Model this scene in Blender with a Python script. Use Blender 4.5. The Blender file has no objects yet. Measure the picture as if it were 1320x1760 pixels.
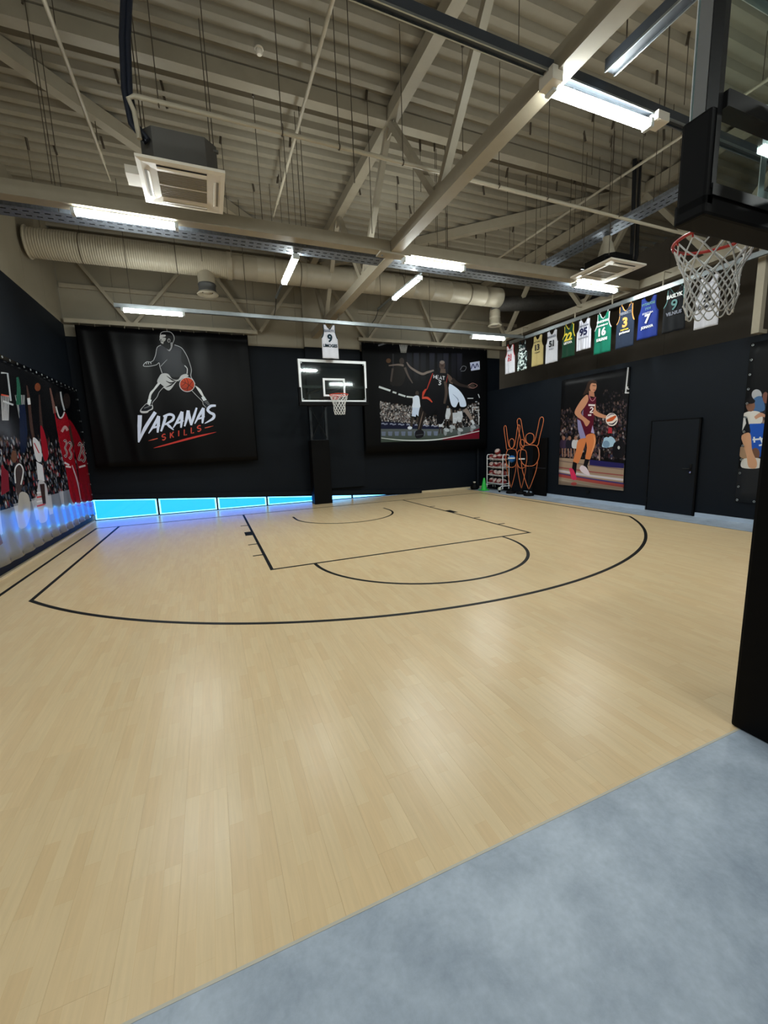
import bpy, bmesh, math, random
import numpy as np
from mathutils import Vector, Matrix

random.seed(7)
S = bpy.context.scene
COL = S.collection

# ------------------------------------------------------------------ camera, sky, exposure
cam_d = bpy.data.cameras.new('camera')
cam_d.sensor_fit = 'VERTICAL'
cam_d.sensor_height = 36.0
cam_d.lens = 36.0 * 713.92 / 1760.0
cam_d.clip_start = 0.05
cam_d.clip_end = 200
cam = bpy.data.objects.new('camera', cam_d)
COL.objects.link(cam)
S.camera = cam


def cam_matrix(loc, yaw, pitch, roll):
    cy, sy = math.cos(yaw), math.sin(yaw)
    f = Vector((sy * math.cos(pitch), cy * math.cos(pitch), math.sin(pitch)))
    r = Vector((cy, -sy, 0))
    u = r.cross(f)
    c, s = math.cos(roll), math.sin(roll)
    r2 = c * r + s * u
    u2 = -s * r + c * u
    m = Matrix((r2, u2, -f)).transposed().to_4x4()
    m.translation = loc
    return m


cam.matrix_world = cam_matrix(Vector((-3.1153, -11.9554, 1.7878)), 0.3882, -0.1625, -0.0368)

world = bpy.data.worlds.new('daylight')
S.world = world
world.use_nodes = True
bg = world.node_tree.nodes['Background']
bg.inputs[0].default_value = (0.36, 0.66, 1.0, 1)
bg.inputs[1].default_value = 3.6

S.view_settings.view_transform = 'Standard'
S.view_settings.look = 'None'
S.view_settings.exposure = 0.36
S.view_settings.gamma = 1.0
S.view_settings.use_curve_mapping = False
S.cycles.use_denoising = True
S.cycles.max_bounces = 10
S.cycles.diffuse_bounces = 6
S.cycles.transparent_max_bounces = 12
S.cycles.sample_clamp_indirect = 6.0
LAMP = 82.0                      # brightness of every ceiling light


# ------------------------------------------------------------------ materials
def lin(c):
    return tuple(((v / 255.0) / 12.92 if v / 255.0 <= 0.04045 else ((v / 255.0 + 0.055) / 1.055) ** 2.4) for v in c)


def mat(name, rgb, rough=0.5, metal=0.0, var=0.06, scale=6.0, bump=0.0, spec=0.5, stretch=(1, 1, 1), emit=0.0, coat=0.0):
    m = bpy.data.materials.new(name)
    m.use_nodes = True
    nt = m.node_tree
    b = nt.nodes['Principled BSDF']
    c = lin(rgb)
    b.inputs['Roughness'].default_value = rough
    b.inputs['Metallic'].default_value = metal
    b.inputs['Specular IOR Level'].default_value = spec
    if coat:
        b.inputs['Coat Weight'].default_value = coat
    tc = nt.nodes.new('ShaderNodeTexCoord')
    mp = nt.nodes.new('ShaderNodeMapping')
    mp.inputs['Scale'].default_value = stretch
    nz = nt.nodes.new('ShaderNodeTexNoise')
    nz.inputs['Scale'].default_value = scale
    nz.inputs['Detail'].default_value = 4
    nt.links.new(tc.outputs['Object'], mp.inputs[0])
    nt.links.new(mp.outputs[0], nz.inputs['Vector'])
    mr = nt.nodes.new('ShaderNodeMapRange')
    mr.inputs[1].default_value = 0.25
    mr.inputs[2].default_value = 0.75
    mr.inputs[3].default_value = 1 - var
    mr.inputs[4].default_value = 1 + var
    nt.links.new(nz.outputs[0], mr.inputs[0])
    mx = nt.nodes.new('ShaderNodeVectorMath')
    mx.operation = 'SCALE'
    mx.inputs[0].default_value = c
    nt.links.new(mr.outputs[0], mx.inputs['Scale'])
    nt.links.new(mx.outputs[0], b.inputs['Base Color'])
    if bump:
        bp = nt.nodes.new('ShaderNodeBump')
        bp.inputs['Strength'].default_value = bump
        bp.inputs['Distance'].default_value = 0.01
        nt.links.new(nz.outputs[0], bp.inputs['Height'])
        nt.links.new(bp.outputs[0], b.inputs['Normal'])
    if emit:
        b.inputs['Emission Color'].default_value = (*c, 1)
        b.inputs['Emission Strength'].default_value = emit
    return m


M = {}
M['steel_paint'] = mat('cream_painted_steel', (154, 145, 127), 0.5)
M['deck'] = mat('cream_roof_deck', (141, 133, 117), 0.55, var=0.05)
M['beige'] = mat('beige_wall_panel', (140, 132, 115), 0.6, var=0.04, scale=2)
M['beige_dim'] = mat('beige_wall_shaded', (96, 88, 78), 0.7, var=0.08, scale=1.5)  # wall beige darkened: dim light of the upper right side put into the colour
M['black_wall'] = mat('black_blue_wall_paint', (14, 20, 28), 0.6, var=0.12, scale=1.2, spec=0.16)
M['black_door'] = mat('black_blue_door_paint', (14, 20, 28), 0.55, var=0.08, scale=2, spec=0.18)
M['black'] = mat('black_padding', (7, 7, 9), 0.6, spec=0.12)
M['black_gloss'] = mat('black_plastic', (10, 11, 13), 0.4, spec=0.25)
M['navy_frame'] = mat('dark_navy_steel', (18, 24, 34), 0.45)
M['line'] = mat('black_court_paint', (13, 14, 13), 0.5, spec=0.25)
M['galv'] = mat('galvanised_steel', (118, 124, 134), 0.5, metal=0.45, var=0.3, scale=30)
M['alu'] = mat('brushed_aluminium', (165, 172, 176), 0.32, metal=0.9, var=0.1, scale=12)
M['grey_metal'] = mat('grey_sheet_metal', (92, 90, 87), 0.5, metal=0.3)
M['white_plastic'] = mat('white_plastic', (222, 214, 200), 0.4)
M['white_paint'] = mat('white_paint', (225, 228, 232), 0.4)
M['lamp_body'] = mat('pale_grey_lamp_housing', (200, 205, 205), 0.4)
M['wire'] = mat('dark_steel_rod', (86, 77, 66), 0.5, metal=0.4)
M['pipe'] = mat('cream_pipe_paint', (176, 167, 148), 0.4)
M['rubber'] = mat('black_hose_rubber', (10, 12, 18), 0.5)
M['red_rim'] = mat('red_orange_rim_paint', (205, 62, 36), 0.35)
M['red_rim2'] = mat('red_rim_paint', (178, 40, 34), 0.35)
M['net'] = mat('white_net_cord', (222, 222, 222), 0.7)
M['orange'] = mat('orange_tube', (206, 112, 66), 0.5)
M['green'] = mat('green_plastic', (40, 190, 70), 0.45)
M['blue'] = mat('blue_rubber', (44, 120, 200), 0.5)
M['ball_white'] = mat('pale_ball', (220, 222, 200), 0.5)
M['chrome'] = mat('chrome_handle', (200, 200, 205), 0.2, metal=1)
M['grille'] = mat('grey_intake_grille', (140, 134, 122), 0.6)
M['dark_gap'] = mat('dark_slot', (20, 20, 20), 0.7)
M['skirt'] = mat('pale_wood_skirting', (206, 190, 158), 0.4)
M['grey_skirt'] = mat('pale_grey_skirting', (176, 190, 208), 0.45)


def wood_mat():
    m = bpy.data.materials.new('maple_strip_floor')
    m.use_nodes = True
    nt = m.node_tree
    N = nt.nodes
    L = nt.links.new
    b = N['Principled BSDF']
    g = N.new('ShaderNodeNewGeometry')
    sp = N.new('ShaderNodeSeparateXYZ')
    L(g.outputs['Position'], sp.inputs[0])
    cb = N.new('ShaderNodeCombineXYZ')
    L(sp.outputs['Y'], cb.inputs['X'])
    L(sp.outputs['X'], cb.inputs['Y'])
    oi = N.new('ShaderNodeObjectInfo')
    sh = N.new('ShaderNodeMath')
    sh.operation = 'MULTIPLY'
    sh.inputs[1].default_value = 7.3
    L(oi.outputs['Random'], sh.inputs[0])
    ad = N.new('ShaderNodeCombineXYZ')
    L(sh.outputs[0], ad.inputs['X'])
    L(sh.outputs[0], ad.inputs['Z'])
    vs = N.new('ShaderNodeVectorMath')
    L(cb.outputs[0], vs.inputs[0])
    L(ad.outputs[0], vs.inputs[1])
    br = N.new('ShaderNodeTexBrick')
    br.offset = 0.37
    br.inputs['Color1'].default_value = (*lin((218, 189, 146)), 1)
    br.inputs['Color2'].default_value = (*lin((223, 198, 157)), 1)
    br.inputs['Mortar'].default_value = (*lin((214, 184, 137)), 1)
    br.inputs['Scale'].default_value = 1.0
    br.inputs['Mortar Size'].default_value = 0.0006
    br.inputs['Brick Width'].default_value = 0.34
    br.inputs['Row Height'].default_value = 0.0667
    L(vs.outputs[0], br.inputs['Vector'])
    mp = N.new('ShaderNodeMapping')
    mp.inputs['Scale'].default_value = (2.2, 34, 1)
    L(vs.outputs[0], mp.inputs[0])
    nz = N.new('ShaderNodeTexNoise')
    nz.inputs['Scale'].default_value = 1.6
    nz.inputs['Detail'].default_value = 6
    nz.inputs['Roughness'].default_value = 0.6
    L(mp.outputs[0], nz.inputs['Vector'])
    mr = N.new('ShaderNodeMapRange')
    mr.inputs[1].default_value = 0.3
    mr.inputs[2].default_value = 0.7
    mr.inputs[3].default_value = 0.95
    mr.inputs[4].default_value = 1.05
    L(nz.outputs[0], mr.inputs[0])
    mr2 = N.new('ShaderNodeMapRange')
    mr2.inputs[3].default_value = 0.98
    mr2.inputs[4].default_value = 1.02
    L(oi.outputs['Random'], mr2.inputs[0])
    ml = N.new('ShaderNodeMath')
    ml.operation = 'MULTIPLY'
    L(mr.outputs[0], ml.inputs[0])
    L(mr2.outputs[0], ml.inputs[1])
    sc = N.new('ShaderNodeVectorMath')
    sc.operation = 'SCALE'
    L(br.outputs['Color'], sc.inputs[0])
    L(ml.outputs[0], sc.inputs['Scale'])
    L(sc.outputs[0], b.inputs['Base Color'])
    n2 = N.new('ShaderNodeTexNoise')
    n2.inputs['Scale'].default_value = 14
    n2.inputs['Detail'].default_value = 1
    L(g.outputs['Position'], n2.inputs['Vector'])
    r2 = N.new('ShaderNodeMapRange')
    r2.inputs[1].default_value = 0.3
    r2.inputs[2].default_value = 0.7
    r2.inputs[3].default_value = 0.28
    r2.inputs[4].default_value = 0.32
    L(n2.outputs[0], r2.inputs[0])
    L(r2.outputs[0], b.inputs['Roughness'])
    b.inputs['Specular IOR Level'].default_value = 0.42
    return m


def concrete_mat():
    m = bpy.data.materials.new('blue_grey_polished_concrete')
    m.use_nodes = True
    nt = m.node_tree
    N = nt.nodes
    L = nt.links.new
    b = N['Principled BSDF']
    g = N.new('ShaderNodeNewGeometry')
    n1 = N.new('ShaderNodeTexNoise')
    n1.inputs['Scale'].default_value = 3.0
    n1.inputs['Detail'].default_value = 9
    n1.inputs['Roughness'].default_value = 0.68
    n1.inputs['Distortion'].default_value = 0.15
    L(g.outputs['Position'], n1.inputs['Vector'])
    cr = N.new('ShaderNodeValToRGB')
    cr.color_ramp.elements[0].position = 0.3
    cr.color_ramp.elements[0].color = (*lin((138, 151, 168)), 1)
    cr.color_ramp.elements[1].position = 0.68
    cr.color_ramp.elements[1].color = (*lin((180, 192, 208)), 1)
    L(n1.outputs[0], cr.inputs[0])
    n2 = N.new('ShaderNodeTexNoise')
    n2.inputs['Scale'].default_value = 38
    n2.inputs['Detail'].default_value = 4
    L(g.outputs['Position'], n2.inputs['Vector'])
    mr = N.new('ShaderNodeMapRange')
    mr.inputs[1].default_value = 0.3
    mr.inputs[2].default_value = 0.75
    mr.inputs[3].default_value = 0.93
    mr.inputs[4].default_value = 1.05
    L(n2.outputs[0], mr.inputs[0])
    sc = N.new('ShaderNodeVectorMath')
    sc.operation = 'SCALE'
    L(cr.outputs[0], sc.inputs[0])
    L(mr.outputs[0], sc.inputs['Scale'])
    L(sc.outputs[0], b.inputs['Base Color'])
    b.inputs['Roughness'].default_value = 0.42
    return m


def glass_mat(name, tint, mixf=0.08, rough=0.05):
    m = bpy.data.materials.new(name)
    m.use_nodes = True
    nt = m.node_tree
    N = nt.nodes
    L = nt.links.new
    out = N['Material Output']
    N.remove(N['Principled BSDF'])
    t = N.new('ShaderNodeBsdfTransparent')
    t.inputs[0].default_value = (*tint, 1)
    gl = N.new('ShaderNodeBsdfGlossy')
    gl.inputs['Roughness'].default_value = rough
    gl.inputs[0].default_value = (1, 1, 1, 1)
    mx = N.new('ShaderNodeMixShader')
    lw = N.new('ShaderNodeLayerWeight')
    pw_ = N.new('ShaderNodeMath')
    pw_.operation = 'POWER'
    pw_.inputs[1].default_value = 5.0
    L(lw.outputs['Facing'], pw_.inputs[0])
    ma = N.new('ShaderNodeMath')
    ma.operation = 'MULTIPLY_ADD'
    ma.inputs[1].default_value = 0.8
    ma.inputs[2].default_value = 0.03
    L(pw_.outputs[0], ma.inputs[0])
    L(ma.outputs[0], mx.inputs[0])
    L(t.outputs[0], mx.inputs[1])
    L(gl.outputs[0], mx.inputs[2])
    L(mx.outputs[0], out.inputs[0])
    return m


M['wood'] = wood_mat()
M['concrete'] = concrete_mat()
M['board_glass'] = glass_mat('clear_backboard_glass', (0.86, 0.93, 0.92))
M['window_glass'] = glass_mat('plain_window_glass', (0.62, 0.9, 1.0))
M['blue_film'] = glass_mat('pale_blue_window_film', (0.06, 0.3, 0.82))


def lamp_mat():
    m = bpy.data.materials.new('lit_lamp_diffuser')
    m.use_nodes = True
    nt = m.node_tree
    N = nt.nodes
    out = N['Material Output']
    N.remove(N['Principled BSDF'])
    e = N.new('ShaderNodeEmission')
    e.inputs[0].default_value = (0.93, 1.0, 0.97, 1)
    e.inputs[1].default_value = LAMP
    nt.links.new(e.outputs[0], out.inputs[0])
    return m


M['lamp'] = lamp_mat()


# ------------------------------------------------------------------ mesh builder
class MB:
    def __init__(s, o=(0, 0, 0)):
        s.v = []
        s.f = []
        s.sm = []
        s.o = Vector(o)

    def add(s, vs, fs, smooth=False):
        n = len(s.v)
        s.v += [tuple(Vector(v) - s.o) for v in vs]
        s.f += [tuple(i + n for i in f) for f in fs]
        s.sm += [smooth] * len(fs)
        return s

    def box(s, a, b):
        x0, x1 = sorted((a[0], b[0]))
        y0, y1 = sorted((a[1], b[1]))
        z0, z1 = sorted((a[2], b[2]))
        vs = [(x0, y0, z0), (x1, y0, z0), (x1, y1, z0), (x0, y1, z0), (x0, y0, z1), (x1, y0, z1), (x1, y1, z1), (x0, y1, z1)]
        return s.add(vs, [(0, 3, 2, 1), (4, 5, 6, 7), (0, 1, 5, 4), (1, 2, 6, 5), (2, 3, 7, 6), (3, 0, 4, 7)])

    def bbox(s, a, b, bev=0.01):
        """box with chamfered edges"""
        bm = bmesh.new()
        bmesh.ops.create_cube(bm, size=1)
        c = (Vector(a) + Vector(b)) / 2
        d = Vector((abs(b[0] - a[0]), abs(b[1] - a[1]), abs(b[2] - a[2])))
        for v in bm.verts:
            v.co = Vector((v.co.x * d.x, v.co.y * d.y, v.co.z * d.z)) + c
        bmesh.ops.bevel(bm, geom=bm.edges[:], offset=bev, segments=2, affect='EDGES', profile=0.6)
        bm.verts.index_update()
        s.add([v.co.copy() for v in bm.verts], [tuple(v.index for v in f.verts) for f in bm.faces])
        bm.free()
        return s

    def beam(s, p, q, w, h, up=(0, 0, 1)):
        """rectangular bar from p to q; w across, h along up"""
        p = Vector(p)
        q = Vector(q)
        d = (q - p).normalized()
        u = Vector(up)
        r = d.cross(u)
        if r.length < 1e-4:
            r = Vector((1, 0, 0))
        r.normalize()
        u = r.cross(d).normalized()
        r *= w / 2
        u *= h / 2
        vs = [p - r - u, p + r - u, p + r + u, p - r + u, q - r - u, q + r - u, q + r + u, q - r + u]
        return s.add(vs, [(0, 1, 2, 3), (7, 6, 5, 4), (0, 4, 5, 1), (1, 5, 6, 2), (2, 6, 7, 3), (3, 7, 4, 0)])

    def tube(s, pts, r, n=8, closed=False, caps=True):
        pts = [Vector(p) for p in pts]
        k = len(pts)
        rr = r if isinstance(r, (list, tuple)) else [r] * k
        vs = []
        prev = None
        for i, p in enumerate(pts):
            if closed:
                d = pts[(i + 1) % k] - pts[i - 1]
            else:
                d = pts[min(i + 1, k - 1)] - pts[max(i - 1, 0)]
            d.normalize()
            if prev is None:
                a = d.orthogonal().normalized()
            else:
                a = (prev - d * prev.dot(d))
                a = a.normalized() if a.length > 1e-6 else d.orthogonal().normalized()
            prev = a
            b = d.cross(a)
            for j in range(n):
                t = 2 * math.pi * j / n
                vs.append(p + (a * math.cos(t) + b * math.sin(t)) * rr[i])
        fs = []
        for i in range(k if closed else k - 1):
            i2 = (i + 1) % k
            for j in range(n):
                j2 = (j + 1) % n
                fs.append((i * n + j, i * n + j2, i2 * n + j2, i2 * n + j))
        if closed:
            # match the frame of the last ring to the first one
            pass
        s.add(vs, fs, True)
        if caps and not closed:
            s.add(vs[:n], [tuple(range(n))[::-1]])
            s.add(vs[-n:], [tuple(range(n))])
        return s

    def ring(s, c, R, r, n=32, m=8, axis='Z'):
        vs = []
        fs = []
        c = Vector(c)
        for i in range(n):
            t = 2 * math.pi * i / n
            for j in range(m):
                q = 2 * math.pi * j / m
                x, y, z = (R + r * math.cos(q)) * math.cos(t), (R + r * math.cos(q)) * math.sin(t), r * math.sin(q)
                if axis == 'Y':
                    x, y, z = x, z, y
                if axis == 'X':
                    x, y, z = z, x, y
                vs.append(c + Vector((x, y, z)))
        for i in range(n):
            for j in range(m):
                fs.append((i * m + j, ((i + 1) % n) * m + j, ((i + 1) % n) * m + (j + 1) % m, i * m + (j + 1) % m))
        return s.add(vs, fs, True)

    def lathe(s, c, prof, n=24, axis='Z', caps=True):
        c = Vector(c)
        vs = []
        fs = []
        for (r, h) in prof:
            for j in range(n):
                t = 2 * math.pi * j / n
                p = (r * math.cos(t), r * math.sin(t), h)
                if axis == 'X':
                    p = (h, r * math.cos(t), r * math.sin(t))
                if axis == 'Y':
                    p = (r * math.sin(t), h, r * math.cos(t))
                vs.append(c + Vector(p))
        for i in range(len(prof) - 1):
            for j in range(n):
                j2 = (j + 1) % n
                fs.append((i * n + j, i * n + j2, (i + 1) * n + j2, (i + 1) * n + j))
        s.add(vs, fs, True)
        if caps:
            if prof[0][0] > 1e-4:
                s.add(vs[:n], [tuple(range(n))[::-1]])
            if prof[-1][0] > 1e-4:
                s.add(vs[-n:], [tuple(range(n))])
        return s

    def sphere(s, c, r, n=16, m=10):
        prof = [(max(r * math.sin(math.pi * i / m), 1e-5), -r * math.cos(math.pi * i / m)) for i in range(m + 1)]
        return s.lathe(c, prof, n, caps=False)

    def mesh(s, name, material):
        me = bpy.data.meshes.new(name)
        me.from_pydata(s.v, [], s.f)
        me.polygons.foreach_set('use_smooth', s.sm)
        if material is not None:
            me.materials.append(material)
        me.update()
        return me

    def build(s, name, material, parent=None, **kw):
        return obj(name, s.mesh(name, material), parent, **kw)


def obj(name, me, parent=None, loc=(0, 0, 0), rot=(0, 0, 0), label=None, cat=None, group=None, kind=None):
    o = bpy.data.objects.new(name, me)
    COL.objects.link(o)
    o.location = loc
    o.rotation_euler = rot
    if parent is not None:
        o.parent = parent
    tag(o, label, cat, group, kind)
    return o


def tag(o, label=None, cat=None, group=None, kind=None):
    for k, v in (('label', label), ('category', cat), ('group', group), ('kind', kind)):
        if v:
            o[k] = v
    return o


def thing(name, label, cat, loc=(0, 0, 0), rotz=0.0, group=None):
    o = bpy.data.objects.new(name, None)
    o.empty_display_size = 0.1
    COL.objects.link(o)
    o.location = loc
    o.rotation_euler = (0, 0, rotz)
    return tag(o, label, cat, group)


def copy_tree(o, parent=None):
    c = o.copy()
    COL.objects.link(c)
    if parent is not None:
        c.parent = parent
    for ch in list(o.children):
        copy_tree(ch, c)
    return c


def text_mesh(txt, size, bold=0.0, depth=0.0015, shear=0.0, spacing=1.0, width=None):
    """lettering as a mesh, centred on its own origin, reading along +x, up +y"""
    cu = bpy.data.curves.new('lettering', 'FONT')
    cu.body = txt
    cu.size = size
    cu.align_x = 'CENTER'
    cu.align_y = 'CENTER'
    cu.extrude = depth
    cu.offset = bold
    cu.shear = shear
    cu.space_character = spacing
    cu.resolution_u = 3
    ob = bpy.data.objects.new('lettering', cu)
    COL.objects.link(ob)
    dg = bpy.context.evaluated_depsgraph_get()
    dg.update()
    me = bpy.data.meshes.new_from_object(ob.evaluated_get(dg))
    bpy.data.objects.remove(ob)
    bpy.data.curves.remove(cu)
    co = np.empty(len(me.vertices) * 3, np.float32)
    me.vertices.foreach_get('co', co)
    co = co.reshape(-1, 3)
    if len(co):
        mn, mx = co.min(0), co.max(0)
        co[:, 0] -= (mn[0] + mx[0]) / 2
        co[:, 1] -= (mn[1] + mx[1]) / 2
        if width:
            co[:, 0] *= width / max(mx[0] - mn[0], 1e-6)
        me.vertices.foreach_set('co', co.ravel())
    me.materials.clear()
    return me


# ================================================================== THE SETTING
XL, XR, YB, YF = -6.2, 6.45, 1.3, -14.6
ZD = 7.22                       # underside of the roof deck
WX1, WY0, WY1 = 5.65, -10.65, 1.27   # extent of the wooden court
SL = 0.585 / 9.25               # slope of the wall's lower edge above the low window


def sill_z(x):
    return max(0.0, 0.585 - SL * (x - XL))


# floor: base slab, concrete parts, planks, painted lines
fl = MB().box((XL - 0.3, YF, -0.2), (XR + 3.6, YB + 0.3, -0.016)).build('floor', M['concrete'], kind='structure')
MB().box((XL - 0.3, YF, -0.016), (XR + 3.6, WY0 - 0.012, 0)).box((WX1 + 0.02, WY0 - 0.012, -0.016), (XR + 3.6, YB + 0.3, 0)).build('concrete_slab', M['concrete'], fl)
M['joint'] = mat('dark_joint_strip', (52, 52, 52), 0.5)
M['joint_pale'] = mat('pale_joint_strip', (190, 184, 170), 0.4)
MB().box((WX1, WY0, -0.016), (WX1 + 0.02, WY1, 0.001)).build('joint_strip', M['joint'], fl)
MB().box((XL, WY0 - 0.012, -0.016), (WX1 + 0.02, WY0, 0.001)).build('joint_strip', M['joint_pale'], fl)

PW, PL = 0.2, 2.2
planks = []
ncol = int(math.ceil((WX1 - XL) / PW))
for i in range(ncol):
    x0 = XL + i * PW
    x1 = min(x0 + PW, WX1)
    y = WY0 - ((i * 0.83) % 1.0) * PL * 0.98
    while y < WY1:
        a, b_ = max(y, WY0), min(y + PL, WY1)
        if b_ - a > 0.02:
            planks.append((x0, x1, a, b_))
        y += PL
cx, cy = -3.1, -11.95
planks.sort(key=lambda p: ((p[0] + p[1]) / 2 - cx) ** 2 + ((p[2] + p[3]) / 2 - cy) ** 2)
GAP = 0.0002
cache = {}
rest = MB()
for k, (x0, x1, a, b_) in enumerate(planks):
    if k < 300:
        key = (round(x1 - x0, 4), round(b_ - a, 4))
        if key not in cache:
            w_, l_ = key
            cache[key] = MB().box((GAP, GAP, -0.014), (w_ - GAP, l_ - GAP, 0)).mesh('plank', M['wood'])
        obj('plank', cache[key], fl, (x0, a, 0))
    else:
        rest.box((x0 + GAP, a + GAP, -0.014), (x1 - GAP, b_ - GAP, 0))
rest.build('plank', M['wood'], fl, kind='stuff')

LW, ZL = 0.05, 0.0022


def line_strip(pts, w=LW):
    """flat painted line along a polyline"""
    mb = MB()
    pts = [Vector((p[0], p[1], 0)) for p in pts]
    k = len(pts)
    vs = []
    for i, p in enumerate(pts):
        d0 = (p - pts[i - 1]).normalized() if i else None
        d1 = (pts[i + 1] - p).normalized() if i < k - 1 else None
        d = d0 if d1 is None else d1 if d0 is None else (d0 + d1).normalized()
        n = Vector((-d.y, d.x, 0))
        s_ = 1.0 if d0 is None or d1 is None else 1.0 / max(0.35, n.dot(Vector((-d0.y, d0.x, 0))))
        for sg in (-1, 1):
            q = p + n * (w / 2 * s_ * sg)
            vs += [(q.x, q.y, 0.0004), (q.x, q.y, ZL)]
    fs = []
    for i in range(k - 1):
        a, b_ = i * 4, i * 4 + 4
        fs += [(a + 1, b_ + 1, b_ + 3, a + 3), (a, b_, b_ + 1, a + 1), (a + 2, a + 3, b_ + 3, b_ + 2)]
    return mb.add(vs, fs)


def arc(c, r, a0, a1, n=64):
    return [(c[0] + r * math.cos(a0 + (a1 - a0) * i / n), c[1] + r * math.sin(a0 + (a1 - a0) * i / n)) for i in range(n + 1)]


R3, X3 = 6.725, 5.37
t3 = math.asin(-math.sqrt(1 - (X3 / R3) ** 2))
line_strip([(X3, -0.025)] + arc((0, -1.575), R3, t3, -math.pi - t3, 110) + [(-X3, -0.025)]).build('three_point_line', M['line'], fl)
line_strip([(-5.85, -0.025), (X3 + 0.025, -0.025)], 0.045).build('baseline', M['line'], fl)
line_strip([(-5.85, 0.0), (-5.85, WY0)]).build('sideline', M['line'], fl)
line_strip([(-2.425, -0.05), (-2.425, -5.775), (2.425, -5.775), (2.425, -0.05)]).build('key_line', M['line'], fl)
line_strip(arc((0, -5.8), 1.775, 0, -math.pi, 48)).build('free_throw_arc', M['line'], fl)
line_strip([(1.275, -1.2)] + arc((0, -1.575), 1.275, 0, -math.pi, 40) + [(-1.275, -1.2)]).build('charge_arc', M['line'], fl)
for sx in (-1, 1):
    for (y0, w_, l_) in ((-1.77, 0.05, 0.1), (-2.8, 0.4, 0.1), (-3.9, 0.05, 0.1), (-4.8, 0.05, 0.1)):
        line_strip([(sx * 2.45, y0), (sx * (2.45 + l_ + (0.04 if w_ > 0.1 else 0.06)), y0)], w_).build('lane_mark', M['line'], fl)

# left wall: black below, cream above; a pale skirting at its foot
wl = MB().box((XL - 0.25, YF, 0), (XL, YB + 0.3, 5.04)).build('wall_left', M['black_wall'], kind='structure')
for i in range(14):
    y0 = YB + 0.02 - (i + 1) * 1.15
    MB().box((XL - 0.25, y0 + 0.003, 5.04), (XL, y0 + 1.147, ZD + 0.06)).build('wall_panel', M['beige'], wl)
MB().box((XL, WY0, 0), (XL + 0.05, WY1, 0.035)).build('baseboard_left', M['skirt'], kind='structure')

# back wall: black lower part whose lower edge rises to the left above the low window
bw = MB()
bw.add([(XL, YB, sill_z(XL)), (3.05, YB, 0), (8.1, YB, 0), (8.1, YB, 4.76), (XL, YB, 4.76),
        (XL, YB + 0.3, sill_z(XL)), (3.05, YB + 0.3, 0), (8.1, YB + 0.3, 0), (8.1, YB + 0.3, 4.76), (XL, YB + 0.3, 4.76)],
       [(0, 1, 2, 3, 4), (9, 8, 7, 6, 5), (0, 5, 6, 1), (3, 8, 9, 4), (2, 7, 8, 3)])
wb = bw.build('wall_back', M['black_wall'], kind='structure')
# the pilaster behind the far hoop
MB().box((-0.15, YB - 0.14, 0.42), (1.62, YB, 4.78)).build('pilaster', M['black_wall'], wb)
MB().box((-0.15, YB - 0.14, 4.78), (1.62, YB, ZD + 0.05)).build('pilaster_top', M['beige'], wb)
x = XL
pw = 1.17
while x < 7.15:
    x1 = min(x + pw, 7.18)
    MB().box((x + 0.003, YB, 4.76), (x1 - 0.003, YB + 0.3, ZD + 0.06)).build('wall_panel', M['beige'], wb)
    x = x1
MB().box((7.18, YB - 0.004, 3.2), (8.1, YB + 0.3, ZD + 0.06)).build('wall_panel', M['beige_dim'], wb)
MB().box((XL + 0.04, YB - 0.07, 5.9), (7.9, YB - 0.002, 6.0)).build('trim_2', M['steel_paint'], kind='structure')
# sloping black edge beam and the low window under it
eb = MB()
eb.beam((XL + 0.02, YB - 0.02, sill_z(XL) + 0.09), (3.75, YB - 0.02, 0.065), 0.1, 0.13)
eb.build('trim_1', M['black_wall'], kind='structure')
MB().box((3.8, YB - 0.03, 0), (XR, YB - 0.001, 0.07)).build('baseboard_back', M['skirt'], kind='structure')

win = MB()
win.beam((XL, YB + 0.1, 0.012), (3.05, YB + 0.1, 0.012), 0.06, 0.024)
win.beam((XL, YB + 0.1, sill_z(XL) + 0.004), (3.05, YB + 0.1, 0.014), 0.06, 0.024)
w1 = win.build('window_1', M['navy_frame'], kind='structure')
xs = [XL + 0.01, -4.62, -3.05, -1.6, -0.1, 1.2, 2.9]
for i in range(6):
    x0, x1 = xs[i], xs[i + 1]
    if i:
        MB().beam((x0, YB + 0.1, 0.02), (x0, YB + 0.1, max(0.05, sill_z(x0))), 0.05, 0.05, up=(0, 1, 0)).build('mullion', M['navy_frame'], w1)
    a0, a1 = max(0.03, sill_z(x0 + 0.03)), max(0.028, sill_z(x1 - 0.03))
    pane = MB()
    pane.add([(x0 + 0.03, YB + 0.1, 0.02), (x1 - 0.03, YB + 0.1, 0.02), (x1 - 0.03, YB + 0.1, a1), (x0 + 0.03, YB + 0.1, a0),
              (x0 + 0.03, YB + 0.108, 0.02), (x1 - 0.03, YB + 0.108, 0.02), (x1 - 0.03, YB + 0.108, a1), (x0 + 0.03, YB + 0.108, a0)],
             [(0, 1, 2, 3), (7, 6, 5, 4)])
    po = pane.build('pane', M['window_glass'], w1)
    m_ = 0.035
    if a1 > 0.12:
        film = MB()
        film.add([(x0 + 0.03 + m_, YB + 0.097, 0.02 + m_), (x1 - 0.03 - m_, YB + 0.097, 0.02 + m_), (x1 - 0.03 - m_, YB + 0.097, a1 - m_), (x0 + 0.03 + m_, YB + 0.097, a0 - m_)], [(0, 1, 2, 3)])
        film.build('film', M['blue_film'], po)

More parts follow.
